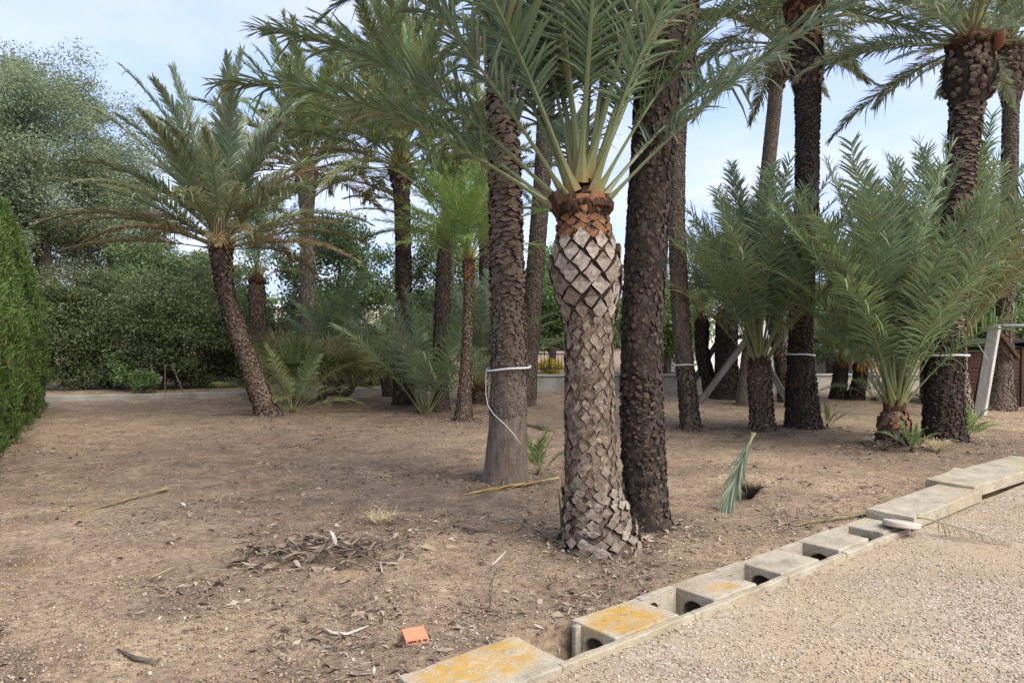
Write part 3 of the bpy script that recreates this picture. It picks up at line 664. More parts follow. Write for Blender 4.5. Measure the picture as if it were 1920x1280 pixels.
palm('reddish brown palm trunk with a white tie standing alone beside the sandy clearing', 11.8,
     [(1299, 810, 50), (1295, 790, 40), (1288, 720, 37), (1282, 660, 36), (1274, 560, 35), (1268, 420, 33), (1268, 300, 33), (1272, 190, 36), (1278, 150, 44), (1286, 60, 42), (1290, -60, 42)], 'bark_grey',
     [(800, 690, .06, .045, .012, 'scale_dark', 'side_black', True), (690, 190, .055, .04, .010, 'scale_greybrown', 'side', False), (190, -60, .10, .08, .03, 'scale_brown', 'side', False)], AD(20, 2.3, -5, 84), seed=13, seg=18)
palm('thin tall palm with drooping fronds and a knobbly swelling below its crown', 16.0,
     [(1398, 762, 38), (1408, 640, 30), (1424, 440, 28), (1436, 340, 28), (1448, 220, 28), (1453, 165, 28), (1455, 150, 44), (1455, 120, 42), (1457, 95, 36)], 'bark_smooth',
     [(165, 95, .10, .08, .03, 'scale_brown', 'side', True), (700, 165, .05, .04, .006, 'scale_greybrown', 'side', True)], AD(44, 2.65, -26, 84, (OLIVE, GREEN)), seed=14, seg=16)
palm('dark straight palm trunk with white tie and a rusty collar high up', 11.7,
     [(1508, 814, 78), (1507, 790, 68), (1503, 720, 58), (1500, 660, 46), (1506, 500, 44), (1511, 400, 45), (1512, 250, 46), (1512, 175, 50), (1511, 130, 60), (1508, 95, 60), (1504, 55, 62), (1503, 20, 70)], 'bark_dark',
     [(808, 700, .07, .05, .02, 'scale_dark', 'side_black', True), (700, 165, .065, .045, .014, 'scale_dark', 'side_black', True), (165, 120, .11, .09, .03, 'scale_weathered', 'side', True), (120, 85, .10, .08, .03, 'scale_dark', 'side_black', True), (85, 15, .11, .085, .035, 'scale_orange', 'side', False)],
     AD(42, 2.7, -8, 85, (GLAUC, GREEN)), seed=15, seg=20)
palm('young bushy palm with mossy brown trunk beside the dark straight palm', 11.5,
     [(1432, 814, 56), (1430, 790, 46), (1426, 740, 44), (1424, 700, 46), (1424, 685, 40)], 'bark_brown', [(808, 685, .08, .06, .024, 'scale_brown', 'side', False)],
     YG(50, 2.85, 55, 88, (GREEN, lerp3(GREEN, GLAUC, .5)), old=YELL, nold=3, h=.3), seed=16, seg=18)
palm('young palm with a squat barrel trunk and a great fountain of fronds', 9.6,
     [(1677, 856, 62), (1677, 830, 66), (1677, 800, 62), (1678, 780, 54), (1679, 768, 36)], 'bark_brown', [(850, 800, .075, .06, .022, 'scale_dark', 'side', True), (800, 772, .09, .07, .03, 'scale_orange', 'side', False)],
     YG(54, 3.1, 56, 88, (GREEN, lerp3(GREEN, GLAUC, .5)), h=.28), seed=17, seg=20, base_flare=1.0)
r21, t21, Q21, s21 = palm('thick palm with black lower trunk and a swollen knobbly neck behind the squat palm', 10.1,
     [(1774, 846, 88), (1772, 815, 78), (1770, 740, 70), (1772, 665, 68), (1782, 540, 58), (1792, 400, 52), (1803, 280, 54), (1810, 200, 62), (1812, 182, 78), (1814, 160, 96), (1815, 130, 92), (1815, 105, 78), (1816, 92, 84)], 'bark_dark',
     [(840, 640, .075, .055, .022, 'scale_dark', 'side_black', True), (640, 200, .13, .036, .018, 'scale_brown', 'side', False), (190, 118, .115, .10, .035, 'scale_greybrown', 'side', True), (118, 95, .10, .08, .03, 'scale_brown', 'side', False)],
     AD(42, 2.45, -12, 85, (GLAUC, GREEN), h=.3), seed=18, seg=22)
palm('distant palm with a knobbly neck rising behind the brown shed', 14.8,
     [(1872, 775, 64), (1876, 740, 50), (1880, 680, 38), (1885, 560, 32), (1889, 400, 30), (1891, 200, 29), (1891, 165, 48), (1891, 125, 48), (1891, 98, 44)], 'bark_grey',
     [(770, 560, .08, .05, .016, 'scale_greybrown', 'side', False), (560, 170, .09, .04, .012, 'scale_greybrown', 'side', False), (170, 100, .10, .08, .03, 'scale_brown', 'side', True)], AD(30, 2.5, -10, 85), seed=19, seg=16)
palm('young palm with pale frayed trunk between the thick palm and the timber post', 13.6,
     [(1812, 790, 34), (1808, 750, 28), (1802, 700, 24), (1800, 660, 26), (1801, 640, 22)], 'bark_smooth', [(780, 640, .07, .06, .022, 'scale_pale', 'side', False)],
     YG(44, 3.5, 48, 88, (OLIVE, GREEN), old=YELL, nold=6), seed=20, seg=14)
palm('small dark palm stub with a low crown behind the sandy clearing', 17.2,
     [(1573, 752, 36), (1573, 730, 30), (1576, 705, 28), (1577, 690, 26)], 'bark_dark', [(750, 690, .08, .06, .02, 'scale_dark', 'side_black', False)], YG(24, 1.9, 20, 86, (GREEN, OLIVE)), seed=21, seg=12)
r24, t24, Q24, s24 = palm('small curved palm with orange fruit stalks behind the sandy clearing', 17.0,
     [(1600, 752, 40), (1607, 735, 30), (1613, 710, 26), (1614, 690, 26)], 'bark_dark', [(750, 690, .08, .06, .02, 'scale_dark', 'side_black', False)], YG(24, 1.9, 15, 86, (GREEN, OLIVE)), seed=22, seg=12)
palm('curved black palm trunk in front of the white house wall', 18.0,
     [(1340, 738, 40), (1330, 710, 30), (1320, 680, 28), (1316, 650, 26), (1316, 610, 28)], 'bark_dark', [(735, 610, .08, .06, .02, 'scale_dark', 'side_black', False)], YG(26, 2.2, 10, 86, (GREEN, OLIVE)), seed=23, seg=12)
palm('stout black palm trunk beside the curved one at the white wall', 17.6,
     [(1362, 742, 66), (1362, 720, 48), (1362, 680, 44), (1362, 630, 44), (1363, 600, 44)], 'bark_dark', [(738, 600, .08, .06, .02, 'scale_dark', 'side_black', False)], YG(26, 2.4, 10, 86, (GREEN, OLIVE)), seed=24, seg=12)
palm('ridged brown palm trunk leaning behind the timber frame', 16.6,
     [(1480, 756, 40), (1474, 720, 32), (1464, 670, 27), (1456, 630, 26), (1452, 600, 30)], 'bark_brown', [(750, 600, .12, .05, .02, 'scale_brown', 'side_black', False)], YG(28, 2.3, 15, 86, (GREEN, OLIVE), old=YELL, nold=4), seed=25, seg=12)
palm('low leaning palm stub with a few arching fronds near the wall end', 18.0,
     [(735, 745, 34), (728, 720, 26), (721, 695, 24)], 'bark_brown', [(742, 695, .08, .06, .02, 'scale_brown', 'side_black', False)], YG(16, 1.55, 35, 86, (OLIVE, GREEN)), seed=26, seg=12)
palm('dark stub palm half hidden by the fan palm fronds', 18.5,
     [(612, 742, 40), (622, 722, 34), (628, 705, 32)], 'bark_brown', [(740, 705, .09, .06, .02, 'scale_brown', 'side_black', False)], YG(20, 2.2, 40, 88, (BLUE, GREEN)), seed=27, seg=12)
palm('dense upright young palm between the dark slim palm and the thick grey trunk', 16.2,
     [(897, 752, 30), (898, 742, 34), (899, 732, 30)], 'bark_brown', [(750, 732, .08, .06, .02, 'scale_brown', 'side_black', False)], YG(40, 2.6, 42, 88, (GREEN, GLAUC)), seed=28, seg=12)
palm('palm with reddish neck half hidden behind the thick grey trunk', 19.5,
     [(913, 735, 30), (912, 600, 26), (911, 480, 26), (910, 370, 28), (910, 340, 34)], 'bark_brown', [(720, 340, .08, .05, .02, 'scale_brown', 'side_black', False)], AD(26, 2.8, -5, 86, (OLIVE, GREEN)), seed=29, seg=12)

# stemless clumps and seedlings
def clump(label, px, py, n, L, e0, e1, cols, seed, kind='young', name='palm_clump', spread=.12, cat='palm'):
    p = gp(px, py); root = empty(name, (p.x, p.y, gh(p.x, p.y) - .03)); tag(root, label, cat); rnd = random.Random(seed)
    mb = MB(); mb.tube([(0, 0, -.05), (0, 0, .03), (0, 0, .10)], [spread * .9, spread * .8, spread * .35], 9); mb.build('root_crown', ['fibre'], root)
    for i in range(n):
        az = i * 137.5 + rnd.uniform(-15, 15); u = i / max(1, n - 1); el = e0 + (e1 - e0) * u
        r = spread * .6 * (1 - u); col = lerp3(cols[0], cols[1], rnd.random())
        put_frond(root, (math.cos(R(az)) * r, math.sin(R(az)) * r, .03), kind, az, el, L * rnd.uniform(.75, 1.08), col, i + seed, rnd.uniform(-.3, .3))
    return root
clump('upright green seedling palm clump growing from bare soil beside the dark palm', 797, 775, 24, 2.4, 48, 88, (GREEN, lerp3(GREEN, GLAUC, .6)), 31)
clump('small bright seedling palm at the foot of the trunk with the string', 1011, 893, 7, .62, 55, 86, (GREEN, BRIGHT), 32, 'tuft', 'palm_seedling', .035, 'seedling')
clump('bright seedling fronds against the squat barrel trunk', 1712, 862, 8, .42, 50, 86, (BRIGHT, GREEN), 33, 'tuft', 'palm_seedling', .04, 'seedling')
clump('light green sprout drooping beside the thick black trunk', 1812, 832, 8, .55, 45, 80, (BRIGHT, BRIGHT), 34, 'tuft', 'palm_seedling', .04, 'seedling')
clump('pale sprout of thin blades behind the dark straight palm', 1552, 805, 5, .45, 50, 82, (OLIVE, GREEN), 35, 'tuft', 'palm_seedling', .03, 'seedling')
clump('grey green young palm low behind the squat palm', 1640, 752, 14, 1.3, 15, 80, (GLAUC, GREEN), 36)
def blades(label, px, py, n, L, col, seed):
    p = gp(px, py); rnd = random.Random(seed); mb = MB()
    for i in range(n):
        a = rnd.uniform(0, 6.28); l = L * rnd.uniform(.6, 1); dx_, dy_ = math.cos(a) * l * .10, math.sin(a) * l * .10; w = .009; o = Vector((rnd.gauss(0, .012), rnd.gauss(0, .012), -.02))
        vs_ = []
        for f in (0, .35, .7, 1.0):
            ww = w * (1 - f ** 3); q = o + Vector((dx_ * f * f, dy_ * f * f, l * f)); vs_ += [q + Vector((-ww, ww * .3, 0)), q + Vector((0, -ww * .4, 0)), q + Vector((ww, ww * .3, 0))]
        mb.add(vs_, [(3 * i2 + k, 3 * i2 + k + 1, 3 * i2 + k + 4, 3 * i2 + k + 3) for i2 in range(3) for k in range(2)])
    o = mb.build('grass_blades', ['leaflet']); o.location = (p.x, p.y, gh(p.x, p.y)); o.color = col + (1,); tag(o, label, 'grass'); return o
blades('tall thin green blades at the left foot of the stout palm', 1057, 1000, 7, .55, (.12, .17, .04), 5)

# fan palm
def fan_mesh(seed, nl=22, L=.55, pet=.55):
    rnd = random.Random(seed); mb = MB(); mb.tube([(0, 0, 0), (pet * .5, 0, .03), (pet, 0, .02)], [.014, .010, .008], 5, 1, [.2, .4, .6])
    for k in range(nl):
        a = R(-105 + 210 * k / (nl - 1)) + rnd.gauss(0, .03); D = Vector((math.cos(a), math.sin(a), .12 * math.cos(a * 2) + .1)).normalized(); W = D.cross(Vector((0, 0, 1))).normalized(); U = W.cross(D)
        l = L * (1 - .25 * abs(a) / 1.9) * rnd.uniform(.9, 1.08); w = .026; b = Vector((pet, 0, .02)); vs_ = []
        for f, wf in ((0.02, .25), (.45, 1), (.75, .7)):
            q = b + D * l * f - Vector((0, 0, .18 * l * f * f)); vs_ += [q - W * w * wf * .5 + U * w * wf * .3, q, q + W * w * wf * .5 + U * w * wf * .3]
        vs_.append(b + D * l - Vector((0, 0, .26 * l)))
        mb.add(vs_, [(0, 1, 4, 3), (1, 2, 5, 4), (3, 4, 7, 6), (4, 5, 8, 7), (6, 7, 9), (7, 8, 9)], 0, [0, 0, 0, .4, .4, .4, .7, .7, .7, .9])
    return mb.mesh('fan_leaf', ['leaflet', 'rachis'])
fans = [fan_mesh(i) for i in range(3)]
def fan_palm(label, px, py, stems, seed, sc=1.0):
    p = gp(px, py); root = empty('fan_palm', (p.x, p.y, gh(p.x, p.y))); tag(root, label, 'palm'); rnd = random.Random(seed)
    for (sx, sy_, h, n) in stems:
        mb = MB(); mb.tube([(sx * .5, sy_, -.08), (sx * .8, sy_, h * .5), (sx, sy_, h)], [.10, .09, .07], 9); mb.build('stem', ['bark_brown'], root)
        for i in range(n):
            az = i * 137.5 + rnd.uniform(-20, 20); el = rnd.uniform(5, 80); o = link('fan_leaf', rnd.choice(fans), root)
            o.location = (sx, sy_, h); o.rotation_euler = (rnd.uniform(-.5, .5), -R(el), R(az)); k = sc * rnd.uniform(.8, 1.15); o.scale = (k, k, k)
            o.color = (lerp3((.17, .22, .08), (.32, .27, .14), rnd.random() ** 1.6)) + (1,)
fan_palm('spreading olive fan palm with tan tips behind the foot of the leaning palm', 560, 762, [(0, 0, .35, 24), (.55, .4, .55, 20), (-.5, .5, .5, 20), (.95, .9, .3, 16)], 3, 1.15)
clump('young feathery palm with yellow green stalks beside the leaning palm base', 548, 776, 16, 1.5, 25, 84, (OLIVE, GREEN), 37)

# extra pieces on the palms
def spray(root, c, az, n, L, mat, seed, drop=1.0, name='flower_stalk', r=.006, up=.5):
    rnd = random.Random(seed); mb = MB(); out = Vector((math.cos(R(az)), math.sin(R(az)), up)); c = Vector(c); mid = c + out * .5 * L; mb.tube([c, c + out * .25 * L, mid], [.02, .016, .012], 5)
    for i in range(n):
        d = Vector((math.cos(R(az)) + rnd.gauss(0, .5), math.sin(R(az)) + rnd.gauss(0, .5), rnd.uniform(-.2, .6))).normalized(); l = L * rnd.uniform(.4, .7)
        pts = [mid, mid + d * l * .5, mid + d * l * .8 - Vector((0, 0, drop * l * .4)), mid + d * l * .9 - Vector((0, 0, drop * l * .95))]
        mb.tube(pts, [r, r, r * 1.3, r * .8], 3)
    mb.build(name, [mat], root)
spray(r5, (Q5[-1][0], Q5[-1][1], Q5[-1][2] + .35), 300, 22, .75, 'flower', 1, 1.2)
spray(r8, (Q8[-1][0], Q8[-1][1], Q8[-1][2] + .9), 230, 30, 1.0, 'flower', 2, .6, up=1.0)
spray(r24, (Q24[-1][0], Q24[-1][1], Q24[-1][2] + .05), 250, 26, .6, 'fruit', 3, .8, name='fruit_stalk', r=.014)
mb = MB(); q = Vector(Q21[-1][:3]); n = Vector((.45, -.9, 0)).normalized()
mb.tube([q + n * .30 + Vector((0, 0, -.17)), q + n * .36 + Vector((0, 0, -.08)), q + n * .37 + Vector((0, 0, .02)), q + n * .30 + Vector((0, 0, .13))], [.03, .11, .12, .04], 9, 0, None, True, .4); mb.build('spathe', ['spathe'], r21, smooth=True)

# ------------------------------------------------------------------ white ties round the trunks
def tie(label, px, py, d, w, tilt=0.0, r=.010, tail=None):
    c = at(px, py, d); mb = MB(); rad = w / 2 / FPX * d + .028
    pts = [(math.cos(a) * rad, math.sin(a) * rad, tilt * math.cos(a) * rad + .006 * math.sin(3 * a)) for a in np.linspace(0, 2 * PI, 33)]
    mb.tube(pts, r * .62, 6, 0, None, False, 1.5)
    o = empty('white_tie', c); mb.build('band', ['tie'], o, smooth=True)
    if tail:
        mb = MB(); mb.tube([Vector(t) for t in tail], .0042, 5); mb.build('loose_string', ['tie'], o, smooth=True)
    tag(o, label, 'tie'); return o
k = 7.8 / FPX; rr_ = 36 * k + .04
tie('white tie with a trailing string round the thick greyish brown trunk', 954, 690, 7.8, 72, .08, .012,
    [(-rr_ * .97, -.06, -.02), (-rr_ * .99, -.08, -.12), (-rr_ * .98, -.11, -.27), (-rr_ * .90, -.16, -.37), (-.16, -.20, -.46), (-.03, -.25, -.57), (.05, -.26, -.66), (.12, -.25, -.76)])
tie('white tie round the reddish brown trunk beside the clearing', 1284, 683, 11.8, 37)
tie('white tie round the dark straight trunk', 1500, 664, 11.7, 47, -.05, .014)
tie('white tie round the thick palm behind the squat one', 1773, 665, 10.1, 70, .0, .016)
tie('thin white tie round the slim dark palm', 826, 671, 14.8, 32)

# ------------------------------------------------------------------ irrigation channel of concrete boxes
chn = empty('irrigation_channel', chan(-.9, .15)); tag(chn, 'old concrete irrigation channel with open pits and round pipe holes along the gravel', 'channel')
chn.rotation_euler = (0, 0, math.atan2(CHU.y, CHU.x)); U0 = -.9; V0 = .15
WID = .315
def arch_profile(w0, w1, z0, z1, cx, r, zc):
    """outline in (v,z): a rectangle with a round-topped notch in its bottom"""
    pts = [(w0, z0), (w0, z1), (w1, z1), (w1, z0), (cx + r, z0)]
    pts += [(cx + r * math.cos(a), zc + r * math.sin(a)) for a in np.linspace(0, PI, 13)] + [(cx - r, z0)]
    return pts
def block(name, u0, u1, w0, w1, z0, z1, hole=True, mat='concrete', tilt=0, lich=0, along='u', rough=.003):
    mb = MB(); cx = (w0 + w1) / 2
    pr = arch_profile(w0, w1, z0, z1, w0 + .14, .088, z0 + .115) if hole else [(w0, z0), (w0, z1), (w1, z1), (w1, z0)]
    n = len(pr); K = 7; vs_ = []
    for i in range(K):
        u = u0 + (u1 - u0) * i / (K - 1)
        vs_ += [(u - U0, v - V0, z + tilt * (u - u0)) for v, z in pr]
    fs = [(i * n + k, i * n + (k + 1) % n, (i + 1) * n + (k + 1) % n, (i + 1) * n + k) for i in range(K - 1) for k in range(n)]
    fs += [tuple(range(n - 1, -1, -1)), tuple((K - 1) * n + k for k in range(n))]
    mb.add(vs_, fs); me = mb.mesh(name, [mat])
    bm = bmesh.new(); bm.from_mesh(me); bmesh.ops.recalc_face_normals(bm, faces=bm.faces)
    bmesh.ops.bevel(bm, geom=[e for e in bm.edges if e.calc_face_angle(0) > 1.2], offset=.008, segments=2, affect='EDGES', profile=.5)
    tops = [e for e in bm.edges if all(v.co.z > z1 - .03 - abs(tilt) for v in e.verts) and e.calc_length() > .15]
    bmesh.ops.subdivide_edges(bm, edges=tops, cuts=7, use_grid_fill=True)
    for v in bm.verts: v.co += Vector(mnoise.noise_vector(v.co * 7 + Vector((u0, 0, 0)))) * rough + Vector(mnoise.noise_vector(v.co * 25)) * rough * .6
    bm.to_mesh(me); bm.free()
    if lich:
        a = me.attributes.new('lichen', 'FLOAT', 'POINT'); L_ = u1 - u0
        vals = []
        for v in me.vertices:
            x = (v.co.x + U0 - u0) / L_; y = (v.co.y + V0 - w0) / (w1 - w0)
            vals.append(max(0, 1 - ((x - lich[0]) / lich[2]) ** 2 - ((y - lich[1]) / lich[3]) ** 2) if v.co.z > z1 - .05 else 0)
        a.data.foreach_set('value', [min(1, x * 2.2) for x in vals])
    o = link(name, me, chn); return o
BOT = -.20; TOP = .06
PITS = [(-.90, -.57), (-.06, .26), (.70, .985), (1.46, 1.73), (2.19, 2.43)]
BL = [(-.57, -.06), (.26, .70), (.985, 1.46), (1.73, 2.19), (2.43, 2.80)]
rnd = random.Random(4)
for i, (a_, b_) in enumerate(BL):
    block('cover_block', a_, b_, .043, WID + .045, BOT, TOP + rnd.uniform(-.006, .006), True, 'concrete_lichen' if i < 2 else 'concrete', rnd.uniform(-.01, .01), (.45, .45, .55, .6) if i == 0 else ((.5, .3, .3, .25) if i == 1 else 0))
# long right-hand kerb (the gravel side), in the pieces its joints show
kb = [-2.4, -.98, .02, .985, 1.75, 2.80]
for i in range(len(kb) - 1): block('kerb', kb[i] + .004, kb[i + 1] - .004, -.006, .040, BOT, TOP - .008 + rnd.uniform(-.004, .004), False, 'concrete', 0, 0, rough=.005)
for i, (a_, b_) in enumerate(PITS):
    # left wall of each pit with a small side pipe: wall in two cheeks and a lintel
    if i == 0:
        block('pit_wall', -.615, -.572, WID - .035, WID + .0, BOT, TOP - .01, False)
    else:
        m_ = (a_ + b_) / 2
        mb = MB(); pr = arch_profile(a_ + .002 - U0, b_ - .002 - U0, BOT, TOP - .004, a_ + .10 - U0, .055, -.04); n = len(pr)
        mb.add([(u, WID - .005 - V0, z) for u, z in pr] + [(u, WID - V0 + .045, z) for u, z in pr], [(k, (k + 1) % n, n + (k + 1) % n, n + k) for k in range(n)] + [tuple(range(n - 1, -1, -1)), tuple(n + k for k in range(n))])
        o = mb.build('pit_wall', ['concrete'], chn)
        bm = bmesh.new(); bm.from_mesh(o.data); bmesh.ops.recalc_face_normals(bm, faces=bm.faces); bm.to_mesh(o.data); bm.free()
        mb = MB(); mb.box((a_ + .03 - U0, WID - V0 + .10, BOT), (a_ + .17 - U0, WID - V0 + .12, 0)); mb.build('side_pipe_end', ['mud'], chn)
mb = MB(); mb.box((-2.6 - U0, -.0 - V0, BOT - .05), (3.0 - U0, WID + .1 - V0, BOT + .012)); mb.build('channel_floor', ['mud'], chn)
# the broken, tilted cover lying at the near end
def slab(label, u0, u1, w0, w1, z0, z1, mat='concrete', tilt=0, lich=0, rot=0, roll=0):
    ob = block('cover_slab', u0, u1, w0, w1, z0, z1, False, mat, tilt, lich, rough=.006)
    ob.parent = None; cc = Vector(((u0 + u1) / 2 - U0, (w0 + w1) / 2 - V0, 0))
    for v in ob.data.vertices: v.co -= cc
    ob.location = chan((u0 + u1) / 2, (w0 + w1) / 2); ob.rotation_euler = (roll, 0, math.atan2(CHU.y, CHU.x) + rot); tag(ob, label, 'slab')
slab('low concrete slab crusted with orange lichen at the channel end', -1.62, -.93, .03, .40, -.06, .05, 'concrete_lichen', 0, (.5, .62, .55, .55), .03, .02)
slab('long raised concrete cover slab beyond the pale round disc', 2.84, 4.38, .0, .38, .02, .125, 'concrete', 0, 0, .015)
slab('cracked concrete slab overlapping the end of the long raised one', 4.36, 6.6, .02, .46, .05, .155, 'concrete', 0, 0, -.04, .02)
slab('thin concrete strip lying behind the cracked slab', 4.75, 5.5, .48, .60, .02, .10, 'concrete', .02, 0, .10)

# ------------------------------------------------------------------ loose things on the ground
# broken hollow brick
p = gp(777, 1207); bk = empty('hollow_brick', (p.x, p.y, gh(p.x, p.y) + .002)); bk.rotation_euler = (R(3), R(-2), R(18)); tag(bk, 'broken piece of orange hollow terracotta brick lying on the soil', 'brick')
mb = MB(); W_, L_, H_ = .115, .135, .030
mb.box((-W_ / 2, -L_ / 2, H_ - .008), (W_ / 2, L_ / 2, H_)); mb.box((-W_ / 2, -L_ / 2, 0), (W_ / 2, L_ / 2, .008))
for x in (-W_ / 2, -.004, W_ / 2 - .008): mb.box((x, -L_ / 2 + .0005, .0081), (x + .008, L_ / 2 - .0005, H_ - .0081))
mb.build('body', ['brick'], bk)
mb = MB(); mb.box((-W_ / 2 + .0082, L_ / 2 - .02, .0085), (W_ / 2 - .0082, L_ / 2 - .012, H_ - .0085)); mb.build('inner_web', ['brick'], bk)
# pale disc
p = at(1724, 990, 5.75); mb = MB(); seg = 30; vs_ = []
for (r_, z_) in ((.128, 0), (.136, .008), (.136, .034), (.128, .044), (0.1, .046)):
    vs_ += [(math.cos(2 * PI * k / seg) * r_, math.sin(2 * PI * k / seg) * r_, z_) for k in range(seg)]
mb.add(vs_, [(i * seg + k, i * seg + (k + 1) % seg, (i + 1) * seg + (k + 1) % seg, (i + 1) * seg + k) for i in range(4) for k in range(seg)] + [tuple(4 * seg + k for k in range(seg)), tuple(range(seg - 1, -1, -1))])
o = mb.build('round_cover', ['disc'], None, smooth=False); u_ = 2.66; o.location = chan(u_, .01, .075); o.rotation_euler = (R(-7), R(6), 0); tag(o, 'pale round concrete cover resting on the edge of the channel', 'cover')

def fallen(label, p0, p1, col, seed, kind_kw, name='fallen_frond', z0=.03, z1=.03, roll=0):
    """a frond lying or leaning with its butt at p0 and its tip toward p1"""
    a_, b_ = Vector(p0), Vector(p1); L = (b_ - a_).length
    me = frond_mesh('fallen_frond', L=L, seed=seed, **kind_kw); o = link(name, me); o.location = a_
    d = (b_ - a_).normalized(); o.rotation_euler = (roll, -math.asin(d.z), math.atan2(d.y, d.x)); o.color = col + (1,); tag(o, label, 'frond'); return o
FK = dict(elev=0, droop=4, pet=.12, n=40, ll=.30, lw=.016, a0=24, a1=12, vee=8, ldroop=.04, rr=.012, side=.15)
def g3(px, py, dz=.03): p = gp(px, py); return (p.x, p.y, gh(p.x, p.y) + dz)
fallen('yellow dry palm frond lying on open soil away from the palms', g3(308, 922), g3(135, 972), (.42, .28, .10), 3, dict(FK, ll=.22, lw=.010, n=26, a0=10, a1=6, rr=.014))
fallen('straw coloured dry frond lying across the foot of the thick trunk', g3(1046, 906, .06), g3(880, 928), (.50, .34, .13), 4, dict(FK, ll=.28, a0=13, a1=8, n=34))
fallen('cut green frond lying behind the small seedling', g3(1045, 812), g3(985, 795), (.13, .18, .10), 5, dict(FK, ll=.25, a0=30, a1=14))
top = at(1414, 812, 6.75); low = g3(1352, 966, .0)
fallen('cut grey green frond propped upside down in a hollow of the soil', tuple(top), low, (.22, .27, .17), 6, dict(FK, ll=.34, lw=.017, a0=16, a1=12, n=46, pet=.03, rr=.010, vee=10, ldroop=.06))
pA = chan(2.80, -.05, .15); pB = chan(3.05, -.62, .03)
fallen('dry brown frond with comb like leaflets lying over the gravel edge', tuple(pA), tuple(pB), (.24, .17, .08), 7, dict(FK, ll=.16, lw=.009, n=16, a0=62, a1=40, vee=-35, ldroop=.5, pet=.15))
fallen('thin dry frond lying along the channel edge on the soil side', g3(1625, 975), g3(1500, 1000), (.33, .25, .12), 8, dict(FK, ll=.14, lw=.008, n=26, a0=14, a1=8))

def stick(name, label, pts, rad, mat='dry', cat='stick', seed=0, group=None):
    mb = MB(); P = [Vector(p) for p in pts]; o0 = P[0].copy(); mb.tube([p - o0 for p in P], rad, 6, 0, None, True, .6); o = mb.build(name, [mat], None, smooth=True); o.location = o0; tag(o, label, cat, group); return o
stick('bleached_stick', 'bleached bent stick lying alone near the orange brick', [g3(602, 1186, .02), g3(622, 1196, .015), g3(650, 1198, .012), g3(690, 1188, .03)], [.006, .012, .012, .004], 'disc')
stick('bark_strip', 'dark strip of bark half sunk in the pale sand', [g3(215, 1232, .02), g3(250, 1246, .015), g3(292, 1254, .02)], [.006, .016, .006], 'wood_grey')
stick('dry_stalk', 'straight straw coloured stalk ending in a rusty scrap', [g3(280, 1092, .02), g3(330, 1070, .03)], [.005, .006], 'flower')
stick('grey_stick', 'short pale stick caught in the dry weed', [g3(924, 1086, .09), g3(948, 1068, .10)], [.006, .007], 'disc')
stick('forked_root', 'dark forked root lying left of the stout palm', [g3(868, 1000, .02), g3(890, 1012, .03), g3(912, 1006, .02), g3(925, 1008, .01)], [.010, .016, .012, .004], 'wood_grey')
o = stick('slate_shard', 'small blue grey shard standing beside the raised slab', [g3(1722, 958, .0), g3(1724, 958, .05), g3(1721, 958, .10)], [.022, .02, .010], 'slate', 'shard')

# dry weeds: thin branching stems
def weed(label, px, py, h, n, seed, mat='dry', spread=.35):
    p = gp(px, py); rnd = random.Random(seed); mb = MB()
    for i in range(n):
        a = rnd.uniform(0, 6.28); l = h * rnd.uniform(.5, 1); e = Vector((math.cos(a) * spread * l, math.sin(a) * spread * l, l)); q = e * .5 + Vector((rnd.gauss(0, .02), rnd.gauss(0, .02), 0))
        mb.tube([(0, 0, -.02), q, e], [.003, .0025, .0015], 3)
        for j in range(3):
            b = q.lerp(e, rnd.random()); mb.tube([b, b + Vector((rnd.gauss(0, .05), rnd.gauss(0, .05), rnd.uniform(.01, .06)))], [.0018, .001], 3)
    o = mb.build('dry_weed', [mat]); o.location = (p.x, p.y, gh(p.x, p.y)); tag(o, label, 'weed', None); return o
weed('thin leafless dry weed standing in front of the stout palm', 920, 1130, .26, 7, 1)
weed('matted dry grass tuft at the foot of the thick black trunk', 1760, 862, .16, 60, 2, 'flower', 1.1)
weed('dry grass tuft at the foot of the squat palm', 1660, 858, .12, 40, 3, 'dry', 1.2)
weed('dead twiggy tuft beside the lichen crusted slab', 822, 1272, .14, 70, 4, 'dry', .9)
weed('rusty dry tuft on open soil behind the debris heap', 712, 985, .10, 40, 5, 'flower', 1.3)
weed('small green weeds growing at the gravel edge of the channel', 1590, 1085, .05, 30, 6, 'bush_bright', 1.3)
weed('dark clump of dead fibre in the hollow beside the propped frond', 1408, 935, .14, 90, 7, 'side', .8)

# heap of dry debris
rnd = random.Random(8)
kinds = []
for i in range(9):
    mb = MB(); n = rnd.randint(3, 5); l = rnd.uniform(.12, .34); pts = [Vector((l * (j / (n - 1) - .5), rnd.gauss(0, .02), rnd.gauss(0, .012))) for j in range(n)]; r_ = rnd.uniform(.003, .010)
    mb.tube(pts, [r_ * rnd.uniform(.6, 1.2) for _ in pts[:-1]] + [r_ * .3], 5, 0, None, True, rnd.choice((.3, .6, 1))); kinds.append(mb.mesh('dry_stalk', ['dry']))
scraps = []
for i in range(6):
    mb = MB(); l = rnd.uniform(.07, .16); w = l * rnd.uniform(.18, .45); b_ = rnd.uniform(.1, .35) * l
    mb.add([(-l / 2, 0, 0), (-l * .2, -w / 2, b_ * .6), (l * .25, -w * .4, b_), (l / 2, 0, b_ * .3), (l * .2, w * .45, b_ * .9), (-l * .25, w / 2, b_ * .4), (0, 0, b_ * .2)], [(0, 1, 6), (1, 2, 6), (2, 3, 6), (3, 4, 6), (4, 5, 6), (5, 0, 6)]); scraps.append(mb.mesh('leaf_scrap', ['litter']))
p = gp(610, 1052); hp = empty('debris_heap', (p.x, p.y, gh(p.x, p.y))); tag(hp, 'low heap of dry palm stalks, twigs and leaf scraps on the soil', 'debris heap')
